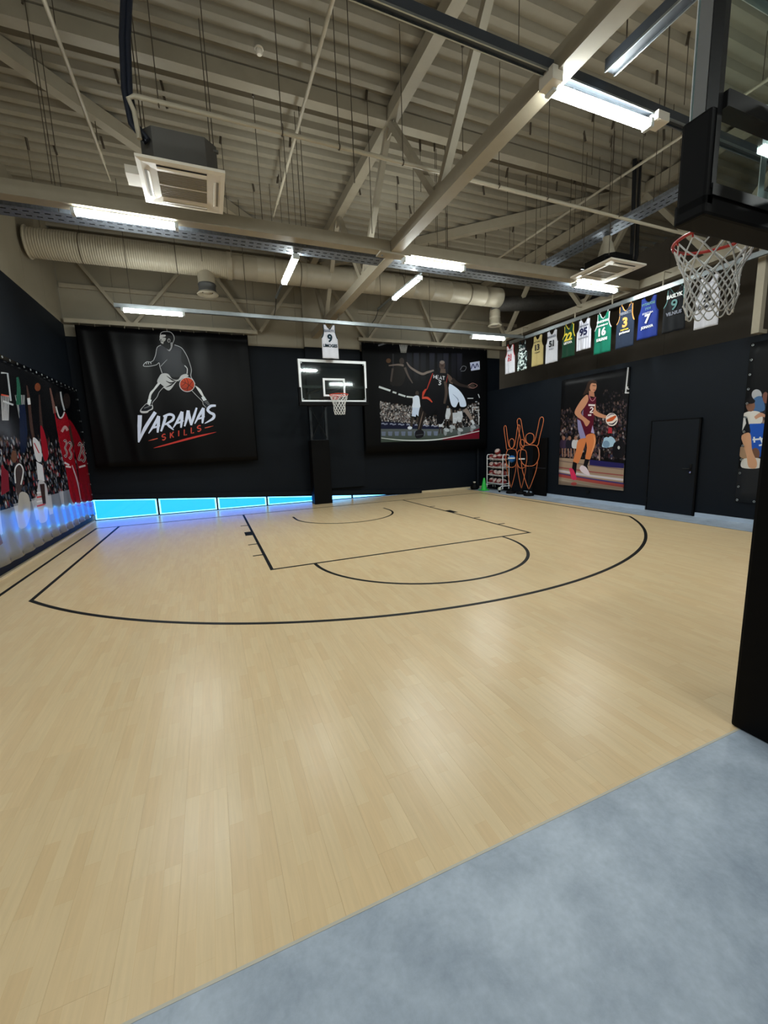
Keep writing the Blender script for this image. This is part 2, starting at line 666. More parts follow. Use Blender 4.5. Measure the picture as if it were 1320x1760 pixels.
# right wall: black partition with a ledge, hall wall far behind it in beige darkened for shade
wr = MB().box((XR, YF, 0), (XR + 0.14, YB, 3.52)).build('wall_right', M['black_wall'], kind='structure')
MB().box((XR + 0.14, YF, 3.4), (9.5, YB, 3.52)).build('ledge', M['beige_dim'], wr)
yy = YB
while yy > YF:
    y1 = max(yy - 2.3, YF)
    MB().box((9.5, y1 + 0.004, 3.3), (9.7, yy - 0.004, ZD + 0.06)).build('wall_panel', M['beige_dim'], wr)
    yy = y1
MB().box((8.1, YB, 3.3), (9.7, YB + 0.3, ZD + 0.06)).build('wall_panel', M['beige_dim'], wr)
for (a, b_) in ((YF, -6.34), (-5.22, -1.0)):
    MB().box((XR - 0.03, a, 0), (XR - 0.0005, b_, 0.085)).build('baseboard_right', M['grey_skirt'], kind='structure')
# flush door in the right wall
d1 = MB().bbox((XR - 0.045, -6.29, 0.012), (XR - 0.001, -5.27, 2.07), 0.006).build('door_1', M['black_door'], kind='structure')
MB().box((XR - 0.05, -6.325, 0), (XR - 0.0012, -6.295, 2.09)).box((XR - 0.05, -5.265, 0), (XR - 0.0012, -5.25, 2.09)).box((XR - 0.05, -6.325, 2.073), (XR - 0.0012, -5.25, 2.09)).build('frame', M['black'], d1)
hd = MB().box((XR - 0.055, -6.22, 0.9), (XR - 0.045, -6.175, 1.12))
hd.tube([(XR - 0.05, -6.2, 1.02), (XR - 0.1, -6.2, 1.02), (XR - 0.105, -6.19, 1.02), (XR - 0.105, -6.06, 1.02)], 0.011, 8)
hd.build('handle', M['black_gloss'], d1)
MB().lathe((XR - 0.055, -6.2, 0.94), [(0.018, -0.012), (0.02, 0), (0.02, 0.01)], 12, 'X').build('lock', M['chrome'], d1)
for zz in (0.25, 1.0, 1.82):
    MB().tube([(XR - 0.055, -5.275, zz - 0.05), (XR - 0.055, -5.275, zz + 0.05)], 0.008, 8).build('hinge', M['black_gloss'], d1)

# end of the hall behind the camera
MB().box((XL - 0.25, YF - 0.2, 0), (9.7, YF, ZD + 0.06)).build('wall_front', M['beige'], kind='structure')

# corrugated roof deck
ce = MB()
prof = []
pitch = 0.3
y = YF - 0.2
while y < YB + 0.35:
    prof += [(y, ZD), (y + 0.10, ZD), (y + 0.135, ZD + 0.09), (y + 0.265, ZD + 0.09)]
    y += pitch
vs = []
for (yy, zz) in prof:
    vs += [(XL - 0.25, yy, zz), (9.7, yy, zz)]
ce.add(vs, [(2 * i, 2 * i + 1, 2 * i + 3, 2 * i + 2) for i in range(len(prof) - 1)])
ce.box((XL - 0.25, YF - 0.2, ZD + 0.16), (9.7, YB + 0.4, ZD + 0.3))
ce.build('ceiling', M['deck'], kind='structure')

# ================================================================== ROOF STEEL
ZC0, ZC1 = 5.03, 5.21            # bottom chords
ZT0, ZT1 = 7.0, 7.2              # top chords


def truss_y(name, label, xc, bottoms, tops, y0, y1, yb1=None, w=0.18):
    o = Vector((xc, y1, ZC0))
    t = thing(name, label, 'truss', o)
    MB(o).box((xc - w / 2, y0, ZC0), (xc + w / 2, yb1 if yb1 is not None else y1, ZC1)).build('bottom_chord', M['steel_paint'], t)
    MB(o).box((xc - w / 2, y0, ZT0), (xc + w / 2, y1, ZT1)).build('top_chord', M['steel_paint'], t)
    for b_ in bottoms:
        for a in tops:
            if abs(a - b_) < 1.7:
                MB(o).beam((xc, b_ + (0.05 if a > b_ else -0.05), ZC1 - 0.02), (xc, a + (-0.05 if a > b_ else 0.05), ZT0 + 0.02), 0.1, 0.1).build('web', M['steel_paint'], t)
    for a in tops:
        MB(o).box((xc - 0.012, a - 0.16, ZT0 - 0.14), (xc + 0.012, a + 0.16, ZT0 + 0.02)).build('gusset', M['steel_paint'], t)
    for b_ in bottoms:
        MB(o).box((xc - 0.012, b_ - 0.16, ZC1 - 0.02), (xc + 0.012, b_ + 0.16, ZC1 + 0.13)).build('gusset', M['steel_paint'], t)
    return t


BN = [-0.15, -3.25, -6.35, -9.45, -12.5]
TN = [1.1, -1.75, -4.8, -7.9, -11.0, -14.0]
truss_y('roof_truss', 'cream steel lattice truss down the middle of the hall, from the pilaster towards the viewer', 0.17, BN, TN, YF + 0.02, YB - 0.15)
tr = truss_y('roof_truss', 'cream steel lattice truss above the row of hanging jerseys', 6.3, BN, TN, YF + 0.02, YB - 0.02, yb1=-0.05)
for yc in (-7.2,):
    MB(tr.location).box((6.24, yc - 0.06, 3.53), (6.36, yc + 0.06, ZC0)).build('post', M['steel_paint'], tr)
    MB(tr.location).box((6.36, yc - 0.05, 3.53), (6.52, yc + 0.05, 3.6)).build('bracket', M['steel_paint'], tr)
MB(tr.location).box((6.25, -0.1, 4.86), (6.35, -0.02, ZC0)).build('end_stub', M['steel_paint'], tr)

o = Vector((XL, -4.8, ZC0))
ta = thing('roof_truss', 'cream steel cross beam carrying lamps, running wall to wall under the roof deck', 'truss', o)
MB(o).box((XL + 0.045, -4.89, ZC0), (0.075, -4.71, ZC1)).build('bottom_chord', M['steel_paint'], ta)
MB(o).box((0.265, -4.89, ZC0), (6.205, -4.71, ZC1)).build('bottom_chord', M['steel_paint'], ta)
MB(o).box((XL + 0.045, -4.89, ZT0), (0.075, -4.71, ZT1)).build('top_chord', M['steel_paint'], ta)
MB(o).box((0.265, -4.89, ZT0), (6.205, -4.71, ZT1)).build('top_chord', M['steel_paint'], ta)
MB(o).box((-0.12, -4.9, ZC0 - 0.03), (0.46, -4.7, ZC0 - 0.002)).build('splice_plate', M['steel_paint'], ta)
for xx in (-0.05, 0.4):
    MB(o).lathe((xx, -4.8, ZC0 - 0.05), [(0.02, 0), (0.02, 0.02)], 6).build('bolt', M['alu'], ta)

o = Vector((XL, 1.1, ZC0))
tb = thing('roof_truss', 'cream steel truss along the back wall above the two big banners', 'truss', o)
for (a, b_) in ((-6.12, -1.52), (1.55, 7.3)):
    MB(o).box((a, 1.03, ZC0), (b_, 1.15, ZC0 + 0.1)).build('bottom_chord', M['steel_paint'], tb)
MB(o).box((XL + 0.05, 1.03, ZT0), (0.07, 1.13, ZT0 + 0.12)).box((0.27, 1.03, ZT0), (6.2, 1.13, ZT0 + 0.12)).build('top_chord', M['steel_paint'], tb)
for (b_, ts) in ((-4.65, (-6.05, -2.95)), (-1.5, (-2.9, 0.0)), (1.85, (0.35, 3.4)), (4.5, (3.5, 6.15))):
    for a in ts:
        MB(o).beam((b_ + (0.06 if a > b_ else -0.06), 1.09, ZC0 + 0.08), (a, 1.09, ZT0 + 0.02), 0.075, 0.075, up=(0, 1, 0)).build('web', M['steel_paint'], tb)

for lab, p, q in (('diagonal cream brace under the deck on the left side of the hall', (-0.05, 0.9), (-6.1, -5.2)),
                  ('diagonal cream brace under the deck on the right side of the hall', (0.5, 0.92), (6.15, -4.72))):
    a, b_ = Vector((p[0], p[1], 7.09)), Vector((q[0], q[1], 7.09))
    br = thing('roof_brace', lab, 'brace', a)
    MB(a).beam(a, b_, 0.16, 0.2).build('bar', M['steel_paint'], br)
    for e in (a, b_):
        d = (b_ - a).normalized() * (0.12 if e is a else -0.12)
        MB(a).beam(e - d * 0.5, e + d, 0.24, 0.02).build('end_plate', M['steel_paint'], br)

# ================================================================== CEILING LIGHTS
def lamp(label, c, along, length=1.22, group=None):
    """slim LED batten: housing, glowing diffuser, end caps, two clips; c = centre of the underside"""
    t = thing('ceiling_light', label, 'ceiling light', c, 0 if along == 'X' else math.pi / 2, group)
    h = length / 2
    MB().bbox((-h, -0.03, 0.05), (h, 0.03, 0.085), 0.008).build('housing', M['lamp_body'], t)
    n = 10
    vs = []
    for xx in (-h + 0.02, h - 0.02):
        for i in range(n + 1):
            a = math.pi * (-0.05 + 1.1 * i / n)
            vs.append((xx, 0.058 * math.cos(a), 0.048 - 0.048 * math.sin(a)))
    fs = [(i, i + 1, n + 2 + i, n + 1 + i) for i in range(n)] + [tuple(range(n, -1, -1)), tuple(range(n + 1, 2 * n + 2))]
    MB().add(vs, fs, False).build('diffuser', M['lamp'], t)
    for sx in (-1, 1):
        MB().bbox((sx * (h - 0.02), -0.055, 0.0), (sx * (h + 0.03), 0.055, 0.08), 0.008).build('end_cap', M['lamp_body'], t)
        MB().box((sx * h * 0.6 - 0.015, -0.02, 0.08), (sx * h * 0.6 + 0.015, 0.02, 0.105)).build('clip', M['alu'], t)
    return t


GL = 'ceiling lights'
lamp('lit ceiling light under the cross beam at the left, beneath the near air conditioner', (-3.86, -4.82, 4.925), 'X', group=GL)
lamp('lit ceiling light under the cross beam just right of the middle truss', (0.98, -4.8, 4.925), 'X', group=GL)
lamp('lit ceiling light under the cross beam below the far-side air conditioner by the jerseys', (4.98, -4.8, 4.925), 'X', group=GL)
lamp('lit ceiling light pointing down the hall, left of the middle truss by the round duct', (-1.44, -3.72, 4.95), 'Y', group=GL)
lamp('lit ceiling light pointing down the hall, right of the middle truss by the round duct', (1.03, -3.5, 4.95), 'Y', group=GL)
lamp('lit ceiling light above the black logo banner, on the back lamp rail', (-3.93, -1.41, 4.69), 'X', 1.14, group=GL)
lamp('lit ceiling light above the dark game photograph, on the back lamp rail', (4.72, -1.33, 4.69), 'X', 1.14, group=GL)
lamp('biggest and brightest ceiling light, near the viewer beside the backboard', (0.78, -8.5, 4.93), 'X', 1.3, group=GL)
# unseen lamps of the same kind, added out of view to light the hall
for (a, b_, w_) in ((-4.3, -8.58, 'on the left end of the near dark rail'), (4.6, -8.48, 'on the right end of the near dark rail'), (-4.2, -11.9, 'in the left corner behind the viewer'),
                    (-0.6, -12.6, 'straight above and behind the viewer'), (3.6, -12.2, 'behind the padded post')):
    lamp('added unseen ceiling light ' + w_, (a, b_, 4.93), 'X', group=GL)


def rail(name, label, p, q, w, h, m, hangs=(), cat='lamp rail', hz=None):
    p, q = Vector(p), Vector(q)
    t = thing(name, label, cat, p)
    u = (0, 0, 1)
    MB(p).beam(p, q, w, h, u).build('channel', m, t)
    d = (q - p).normalized()
    r = d.cross(Vector(u))
    lip = MB(p)
    for sg in (-1, 1):
        lip.beam(p + r * sg * (w / 2 - 0.006) - Vector((0, 0, h / 2 + 0.008)), q + r * sg * (w / 2 - 0.006) - Vector((0, 0, h / 2 + 0.008)), 0.012, 0.02)
    lip.build('lip', M['alu'], t)
    for (f, z) in hangs:
        a = p.lerp(q, f)
        MB(p).tube([a + Vector((0, 0, h / 2 - 0.005)), Vector((a.x, a.y, z))], 0.007, 6).build('hanger', M['wire'], t)
    return t


rail('lamp_rail', 'thin grey metal lamp rail hanging across the back above the banners', (-4.65, -1.4, 4.825), (5.93, -1.4, 4.825), 0.06, 0.06, M['alu'],
     [(0.03, ZD), (0.25, ZD), (0.4555, ZC0), (0.7, ZD)])
rr_ = rail('lamp_rail', 'thin grey metal rail under the right truss from which the row of jerseys hangs', (5.99, -0.75, 4.8), (5.99, -10.6, 4.8), 0.06, 0.07, M['alu'],
           [], 'lamp rail')
for yc in (-1.3, -3.3, -4.4, -5.6, -7.6, -9.6):
    MB(rr_.location).beam((5.99, yc, 4.83), (6.0, yc, 5.12), 0.03, 0.012, up=(0, 1, 0)).beam((5.99, yc, 5.12), (6.215, yc, 5.12), 0.03, 0.012).build('hanger', M['steel_paint'], rr_)
M['dark_rail'] = mat('dark_blue_grey_rail', (62, 67, 75), 0.45, metal=0.3)
nr = rail('lamp_rail', 'dark lamp rail overhead near the viewer, carrying the brightest light', (-5.2, -8.6, 5.1), (6.2, -8.47, 5.1), 0.075, 0.08, M['dark_rail'],
          [(0.1, ZD), (0.33, ZD), (0.6, ZD), (0.85, ZD)])
MB(nr.location).box((0.02, -8.63, 4.95), (0.14, -8.46, 5.06)).build('junction_box', M['white_plastic'], nr)
MB(nr.location).box((1.45, -8.6, 4.98), (1.62, -8.45, 5.06)).build('junction_box', M['white_plastic'], nr)
rail('lamp_rail', 'short dark rail running towards the viewer, right of the brightest light', (0.72, -8.62, 5.22), (0.72, -11.9, 5.22), 0.13, 0.09, M['dark_rail'],
     [(0.05, ZD), (0.9, ZD)])
for lab, xx, y0, y1, ye in (('thin conduit with drooping cable behind the left lengthwise ceiling light', -1.44, -4.2, -2.0, -1.43),
                            ('thin conduit with drooping cable behind the right lengthwise ceiling light', 1.03, -4.2, -1.9, -1.43)):
    p = Vector((xx, y0, 5.06))
    t = thing('cable_conduit', lab, 'conduit', p)
    MB(p).beam(p, (xx, y1, 5.06), 0.035, 0.035).build('channel', M['alu'], t)
    MB(p).tube([(xx, y1 - 0.02, 5.05), (xx, y1 + 0.03, 4.98), (xx + 0.02, (y1 + ye) / 2, 4.9), (xx + 0.03, ye, 4.87), (xx + 0.03, ye + 0.02, 4.85)], 0.008, 6).build('cable', M['rubber'], t)
    MB(p).tube([(xx, y0 + 0.25, 5.07), (xx, y0 + 0.25, ZD)], 0.006, 6).build('hanger', M['wire'], t)
    MB(p).tube([(xx, y1 - 0.2, 5.07), (xx, y1 - 0.2, ZD)], 0.006, 6).build('hanger', M['wire'], t)


# ================================================================== CABLE TRAYS
def tray(label, p, length, along, width, hgt=0.06, hang=()):
    """perforated tray: strips around real slots, folded sides"""
    t = thing('cable_tray', label, 'cable tray', p, 0 if along == 'X' else math.pi / 2)
    mb = MB()
    rows = 5
    cw = width / rows
    n = int(length / 0.12)
    step = length / n
    for i in range(n):
        x0 = i * step
        mb.add([(x0, -width / 2, 0), (x0 + step * 0.45, -width / 2, 0), (x0 + step * 0.45, width / 2, 0), (x0, width / 2, 0)], [(0, 3, 2, 1)])
        for r_ in range(rows):
            ya = -width / 2 + r_ * cw
            if r_ % 2 == 0:
                mb.add([(x0 + step * 0.45, ya, 0), (x0 + step, ya, 0), (x0 + step, ya + cw, 0), (x0 + step * 0.45, ya + cw, 0)], [(0, 3, 2, 1)])
            else:
                for ff in ((0, 0.3), (0.7, 1)):
                    mb.add([(x0 + step * 0.45, ya + cw * ff[0], 0), (x0 + step, ya + cw * ff[0], 0), (x0 + step, ya + cw * ff[1], 0), (x0 + step * 0.45, ya + cw * ff[1], 0)], [(0, 3, 2, 1)])
    mb.build('perforated_base', M['galv'], t)
    sd = MB()
    for sg in (-1, 1):
        sd.box((0, sg * width / 2 - 0.002, 0), (length, sg * width / 2 + 0.002, hgt))
        sd.box((0, sg * width / 2 - sg * 0.02, hgt), (length, sg * width / 2, hgt + 0.003))
    sd.build('side', M['galv'], t)
    cb = MB()
    for k, yy in enumerate((-0.07, -0.02, 0.04, 0.08)):
        cb.tube([(0.05, yy, 0.016), (length * 0.3, yy + 0.012, 0.014), (length * 0.7, yy - 0.01, 0.016), (length - 0.05, yy, 0.016)], 0.011, 6)
    cb.build('cables', M['black_gloss'], t)
    for f in hang:
        for sg in (-1, 1):
            MB().tube([(length * f, sg * (width / 2 + 0.006), 0.01), (length * f, sg * (width / 2 + 0.006), ZD - p[2])], 0.006, 6).build('hanger', M['wire'], t)
    return t


tray('galvanised perforated cable tray running along behind the cross beam', (XL + 0.06, -4.42, 5.04), 12.1, 'X', 0.3, hang=(0.12, 0.4, 0.62, 0.82))
tray('galvanised cable tray running lengthwise under the deck near the jerseys', (4.44, -7.2, 5.68), 3.3, 'Y', 0.34, hang=(0.2, 0.75))

# ================================================================== DUCT
YD, ZDU, RD = -0.75, 6.08, 0.275
dt = thing('air_duct', 'fat round cream duct across the back of the hall, with a silver outlet', 'duct', (XL + 0.05, YD, ZDU))
o = dt.location.copy()


def spiral(x0, x1, r, pitch=0.045):
    pr = [(r * 0.98, x0)]
    x = x0
    while x < x1 - 0.02:
        pr += [(r, x + 0.004), (r, x + pitch - 0.014), (r + 0.005, x + pitch - 0.009), (r + 0.005, x + pitch - 0.003)]
        x += pitch
    pr += [(r, x1)]
    return MB(o).lathe((0, YD, ZDU), pr, 28, 'X', caps=True)


spiral(XL + 0.06, -2.3, RD).build('duct_pipe', M['pipe'], dt)
MB(o).lathe((0, YD, ZDU), [(RD + 0.02, -2.32), (RD + 0.02, -2.22)], 28, 'X').build('joint_collar', M['pipe'], dt)
spiral(-2.24, 5.05, RD * 0.97, 0.6).build('duct_pipe', M['pipe'], dt)
MB(o).lathe((0, YD, ZDU), [(RD * 0.95, 5.0), (RD * 0.95, 5.05), (RD * 0.75, 5.12)], 28, 'X').build('end_cap', M['pipe'], dt)
MB(o).ring((XL + 0.09, YD, ZDU), RD + 0.015, 0.02, 28, 6, 'X').build('wall_collar', M['pipe'], dt)
ou = MB(o).lathe((-2.8, YD, 0), [(0.19, 5.92), (0.19, 5.62)], 24, caps=False).build('outlet_neck', M['pipe'], dt)
M['silver_flex'] = mat('silver_flexible_sleeve', (92, 92, 92), 0.45, metal=0.5)
MB(o).lathe((-2.8, YD, 0), [(0.185, 5.64), (0.205, 5.6), (0.19, 5.58), (0.19, 5.5), (0.2, 5.46), (0.19, 5.44)], 24, caps=False).build('outlet_sleeve', M['silver_flex'], dt)
MB(o).lathe((-2.8, YD, 0), [(0.19, 5.45), (0.24, 5.4), (0.225, 5.385), (0.15, 5.42), (0.12, 5.44)], 24, caps=False).build('outlet_ring', M['pipe'], dt)
MB(o).lathe((-2.8, YD, 0), [(0.02, 5.42), (0.1, 5.43), (0.1, 5.44)], 20).build('outlet_cone', M['pipe'], dt)
for xx in (-5.2, -3.4, -0.6, 2.2, 4.4):
    MB(o).ring((xx, YD, ZDU), RD + 0.012, 0.008, 28, 6, 'X').tube([(xx, YD, ZDU + RD), (xx, YD, ZD)], 0.006, 6).build('hanger_strap', M['wire'], dt)

M['dark_duct'] = mat('dark_grey_duct_wrap', (70, 68, 66), 0.5, metal=0.4, var=0.2, scale=20)
d2 = thing('air_duct', 'dark grey duct passing through the right truss, with a cream outlet', 'duct', (5.5, -0.42, 6.0))
o = d2.location.copy()
MB(o).tube([(5.5, -0.42, 6.0), (6.2, -0.75, 5.98), (7.2, -1.15, 5.97), (9.45, -1.7, 5.97)], 0.22, 20).build('duct_pipe', M['dark_duct'], d2)
MB(o).lathe((5.62, -0.46, 0), [(0.13, 5.9), (0.17, 5.76), (0.17, 5.62), (0.18, 5.6), (0.16, 5.58), (0.17, 5.56), (0.17, 5.42), (0.22, 5.36), (0.2, 5.34), (0.12, 5.37)], 24, caps=False).build('outlet', M['pipe'], d2)
for p in ((5.9, -0.6, 6.2), (8.4, -1.44, 6.17)):
    MB(o).tube([p, (p[0], p[1], ZD)], 0.006, 6).build('hanger', M['wire'], d2)


# ================================================================== AIR CONDITIONERS
def deck_z(y):
    u = (y - (YF - 0.2)) % 0.3
    return ZD if u < 0.1 else ZD + 0.09 if 0.135 <= u <= 0.265 else ZD + 0.045


def air_con(label, c, rot=0.0, body=M['grey_metal'], w=0.41, h=0.38):
    """cassette unit: grey body, white panel, intake grille, four louvre slots, rods"""
    t = thing('air_conditioner', label, 'air conditioner', c, rot)
    # body: box with cut corners
    k = 0.13
    pl = [(-w, -w + k), (-w + k, -w), (w - k, -w), (w, -w + k), (w, w - k), (w - k, w), (-w + k, w), (-w, w - k)]
    vs = [(a, b_, 0.05) for a, b_ in pl] + [(a, b_, h) for a, b_ in pl]
    MB().add(vs, [tuple(range(7, -1, -1)), tuple(range(8, 16))] + [(i, (i + 1) % 8, 8 + (i + 1) % 8, 8 + i) for i in range(8)]).build('body', body, t)
    # white frame: outer ring slightly dished
    P = 0.475
    q = 0.27
    g = 0.0
    mb = MB()
    vs = []
    for (r_, z) in ((P, 0.03), (P, 0.0), (P - 0.05, -0.012), (q, 0.0), (q, 0.03)):
        for (sx, sy) in ((-1, -1), (1, -1), (1, 1), (-1, 1)):
            vs.append((sx * r_, sy * r_, z))
    fs = []
    for i in range(4):
        for j in range(4):
            j2 = (j + 1) % 4
            fs.append((i * 4 + j, (i + 1) * 4 + j, (i + 1) * 4 + j2, i * 4 + j2))
    fs.append((0, 1, 2, 3))
    mb.add(vs, fs)
    mb.build('panel', M['white_plastic'], t)
    gm = MB().box((-q, -q, 0.004), (q, q, 0.02)).build('intake_grille', M['grille'], t)
    sl = MB()
    for i in range(1, 14):
        yy = -q + 2 * q * i / 14
        sl.box((-q, yy - 0.003, 0.0), (q, yy + 0.003, 0.005))
    sl.build('grille_bars', M['grille'], gm)
    MB().box((-q, -0.008, -0.004), (q, 0.008, 0.004)).build('grille_divider', M['white_plastic'], gm)
    for k_ in range(4):
        a = k_ * math.pi / 2
        R_ = Matrix.Rotation(a, 3, 'Z')
        mb = MB()
        b2 = MB().box((-0.27, -0.405, -0.0135), (0.27, -0.375, -0.006))
        mb.add([R_ @ Vector(v) for v in b2.v], b2.f)
        slot = mb.build('louvre_slot', M['dark_gap'] if k_ == 0 else M['grille'], t)
        mb = MB()
        b2 = MB().beam((-0.265, -0.365, -0.013), (0.265, -0.365, -0.013), 0.03, 0.008, up=(0, 0.35, 1))
        mb.add([R_ @ Vector(v) for v in b2.v], b2.f)
        mb.build('flap', M['white_plastic'], slot)
    for sx in (-1, 1):
        for sy in (-1, 1):
            MB().tube([(sx * (w - 0.03), sy * 0.3, h - 0.04), (sx * (w - 0.03), sy * 0.3, ZD - c[2] - 0.002)], 0.006, 6).build('rod', M['wire'], t)
            MB().box((sx * (w - 0.06), sy * 0.3 - 0.02, h - 0.08), (sx * (w + 0.02), sy * 0.3 + 0.02, h - 0.055)).build('bracket', body, t)
    return t


ac = air_con('ceiling air conditioner with dark grey body and white grille panel, left of the middle truss', (-3.1, -5.66, 5.05))
MB().box((-0.62, -0.12, 0.0), (-0.475, 0.14, 0.09)).build('pump_box', M['white_plastic'], ac)
ac2 = air_con('ceiling air conditioner at the right by the jerseys, seen flat from below', (4.53, -5.46, 5.0), 0, M['black_gloss'], 0.36, 0.2)
MB().lathe((-0.02, 0.02, 0), [(0.19, 0.19), (0.1, 0.52), (0.08, 0.56), (0.08, 0.64)], 20).build('duct_boot', M['pipe'], ac2)

hb = thing('hose_bundle', 'thick black hose bundle dropping from the roof to the left air conditioner', 'hose', (-3.53, -6.0, 5.35))
o = hb.location.copy()
M['hose'] = mat('dark_blue_black_hose', (16, 24, 40), 0.5)
for k, (dx, dy) in enumerate(((0, 0), (0.05, 0.01), (0.025, 0.05))):
    MB(o).tube([(-3.47 + dx, -6.1 + dy, 5.26), (-3.57 + dx, -6.1 + dy, 5.38), (-3.6 + dx, -6.1 + dy, 5.7), (-3.56 + dx, -6.1 + dy, 6.2), (-3.48 + dx, -6.1 + dy, 6.7), (-3.44 + dx, -6.1 + dy, ZD + 0.05)], 0.032, 10).build('hose', M['hose'], hb)
hb = thing('hose_bundle', 'pair of black hoses looping down to the right air conditioner', 'hose', (5.0, -5.3, 5.2))
o = hb.location.copy()
for dx in (0, 0.14):
    MB(o).tube([(4.92, -5.35, 5.16), (5.1 + dx, -5.3, 5.15), (5.32 + dx, -5.28, 5.24), (5.42 + dx, -5.28, 5.5), (5.4 + dx, -5.28, 6.2), (5.36 + dx, -5.28, ZD + 0.04)], 0.04, 10).build('hose', M['rubber'], hb)

# ================================================================== PIPES
pp = thing('sprinkler_pipe', 'thin pale pipe crossing the hall under the deck, bent down at its left end', 'pipe', (-3.56, -6.2, 5.6))
o = pp.location.copy()
MB(o).tube([(-3.5, -6.18, 5.2), (-3.52, -6.2, 5.45), (-3.56, -6.2, 5.56), (-3.5, -6.2, 5.6), (-1.05, -6.18, 5.6), (2.6, -6.16, 5.58), (6.35, -6.14, 5.56)], 0.026, 10).build('tube', M['pipe'], pp)
for xx in (-3.27, -1.92, -1.19, -0.28, 1.33, 2.28, 3.9):
    MB(o).ring((xx, -6.18, 5.595), 0.03, 0.008, 14, 6, 'X').build('clamp', M['wire'], pp)
    MB(o).tube([(xx, -6.18, 5.62), (xx, -6.18, ZD)], 0.006, 6).build('hanger', M['wire'], pp)
for lab, xx, y0, y1 in (('thin pale pipe running lengthwise under the deck, leftmost of three', -4.29, -8.2, -2.5),
                        ('thin pale pipe running lengthwise under the deck, left of the middle truss', -1.4, -9.5, -2.2),
                        ('thin pale pipe running lengthwise under the deck, towards the jerseys', 4.55, -9.0, -1.3)):
    t = thing('sprinkler_pipe', lab, 'pipe', (xx, y1, 6.6))
    o = t.location.copy()
    MB(o).tube([(xx, y0, 6.6), (xx, y1 - 0.5, 6.6)], 0.024, 10).build('tube', M['pipe'], t)
    MB(o).tube([(xx, y1 - 0.5, 6.6), (xx, y1, 6.6)], 0.013, 8).build('tip', M['pipe'], t)
    for f in (0.15, 0.5, 0.85):
        yy = y0 + (y1 - y0) * f
        MB(o).tube([(xx, yy, 6.62), (xx, yy, ZD)], 0.006, 6).build('hanger', M['wire'], t)
M['white'] = M['white_plastic']
sd = thing('smoke_detector', 'small white smoke detector under the deck', 'smoke detector', (-1.96, -5.2, ZD - 0.055))
MB().lathe((0, 0, 0), [(0.03, -0.02), (0.045, 0.0), (0.05, 0.03), (0.03, 0.055)], 18).build('head', M['white_plastic'], sd)
MB().lathe((0, 0, 0), [(0.06, 0.045), (0.06, 0.058)], 18).build('base', M['white_plastic'], sd)

# ================================================================== HANGING RODS
RODS = [(-4.64, -4.95, 5.2), (-5.52, -2.17, 5.81), (-1.97, -4.42, 5.42), (-1.19, -6.7, 4.9), (-1.26, -3.66, 5.77), (-1.29, -2.5, 6.34), (-1.76, -2.09, 6.53),
        (-0.28, -4.95, 5.24), (0.55, -6.39, 5.6), (0.79, -7.24, 6.43), (0.99, -4.32, 6.4), (1.28, -4.35, 5.73), (3.56, -5.87, 6.33), (3.72, -5.51, 6.26), (4.39, -5.55, 6.07),
        (3.9, -6.0, 6.32), (4.61, -6.02, 5.68), (5.03, -6.09, 6.1), (5.2, -6.3, 6.3), (3.63, -7.38, 6.42), (1.0, -3.28, 6.6), (1.41, -2.32, 6.51), (1.71, -2.41, 6.6),
        (3.02, -4.27, 6.4), (3.55, -4.21, 5.26), (3.53, -4.66, 6.2), (4.66, -4.46, 6.17), (4.75, -4.55, 6.4), (5.19, -4.6, 6.37), (2.74, -2.36, 6.5), (4.18, -1.92, 6.5), (4.8, -2.31, 6.6),
        (-2.4, -3.2, 5.3), (-2.9, -2.6, 5.4), (2.3, -3.1, 5.5), (-4.9, -6.9, 5.5), (2.0, -1.5, 6.0)]
CLIPS = [(-4.34, -4.66), (-5.18, -1.98), (-3.86, -4.05), (-3.27, -4.13), (-3.25, -3.78), (-1.29, -4.66), (-4.35, -2.53), (0.35, -2.74), (1.71, -4.62), (3.81, -6.8), (4.34, -4.25), (4.02, -1.73), (4.3, -2.28),
         (2.6, -5.4), (2.9, -3.6), (-2.2, -7.2)]
clip_m = MB().beam((0, 0, 0.0), (0.03, 0.02, -0.17), 0.035, 0.02, up=(0, 1, 0)).mesh('clip', M['wire'])
rod_cache = {}
for (xx, yy, zb) in RODS:
    t = thing('hanging_rod', 'thin dark steel rod hanging straight down from the roof deck', 'rod', (xx, yy, deck_z(yy)), 0, 'bare rods hanging from the roof deck')
    ln = round(deck_z(yy) - zb, 2)
    obj('rod', MB().tube([(0, 0, 0.01), (0, 0, -ln)], 0.0055, 6).mesh('rod', M['wire']), t)
    obj('clip', clip_m, t, rot=(0, 0, random.uniform(0, 6.28)))
for (xx, yy) in CLIPS:
    o_ = obj('deck_clip', clip_m, None, (xx, yy, deck_z(yy) + 0.004), (0, 0, random.uniform(-0.5, 0.5)))
    tag(o_, 'short dark hanger clip left on the roof deck without a rod', 'clip', 'empty hanger clips on the roof deck')

# ================================================================== PRINTED PICTURES (drawn here, pixel by pixel)
def hom(src, dst):
    A = []
    for (x, y), (u, v) in zip(src, dst):
        A += [[x, y, 1, 0, 0, 0, -u * x, -u * y, -u], [0, 0, 0, x, y, 1, -v * x, -v * y, -v]]
    return np.linalg.svd(np.array(A, float))[2][-1].reshape(3, 3)


def smooth(pts, n=6, closed=False):
    p = np.array(pts, float)
    k = len(p)
    out = []
    rng_ = range(k if closed else k - 1)
    for i in rng_:
        if closed:
            a, b_, c, d = p[i - 1], p[i], p[(i + 1) % k], p[(i + 2) % k]
        else:
            a, b_, c, d = p[max(i - 1, 0)], p[i], p[i + 1], p[min(i + 2, k - 1)]
        for j in range(n):
            t = j / n
            out.append(0.5 * (2 * b_ + (c - a) * t + (2 * a - 5 * b_ + 4 * c - d) * t * t + (3 * b_ - a - 3 * c + d) * t ** 3))
    if not closed:
        out.append(p[-1])
    return np.array(out)


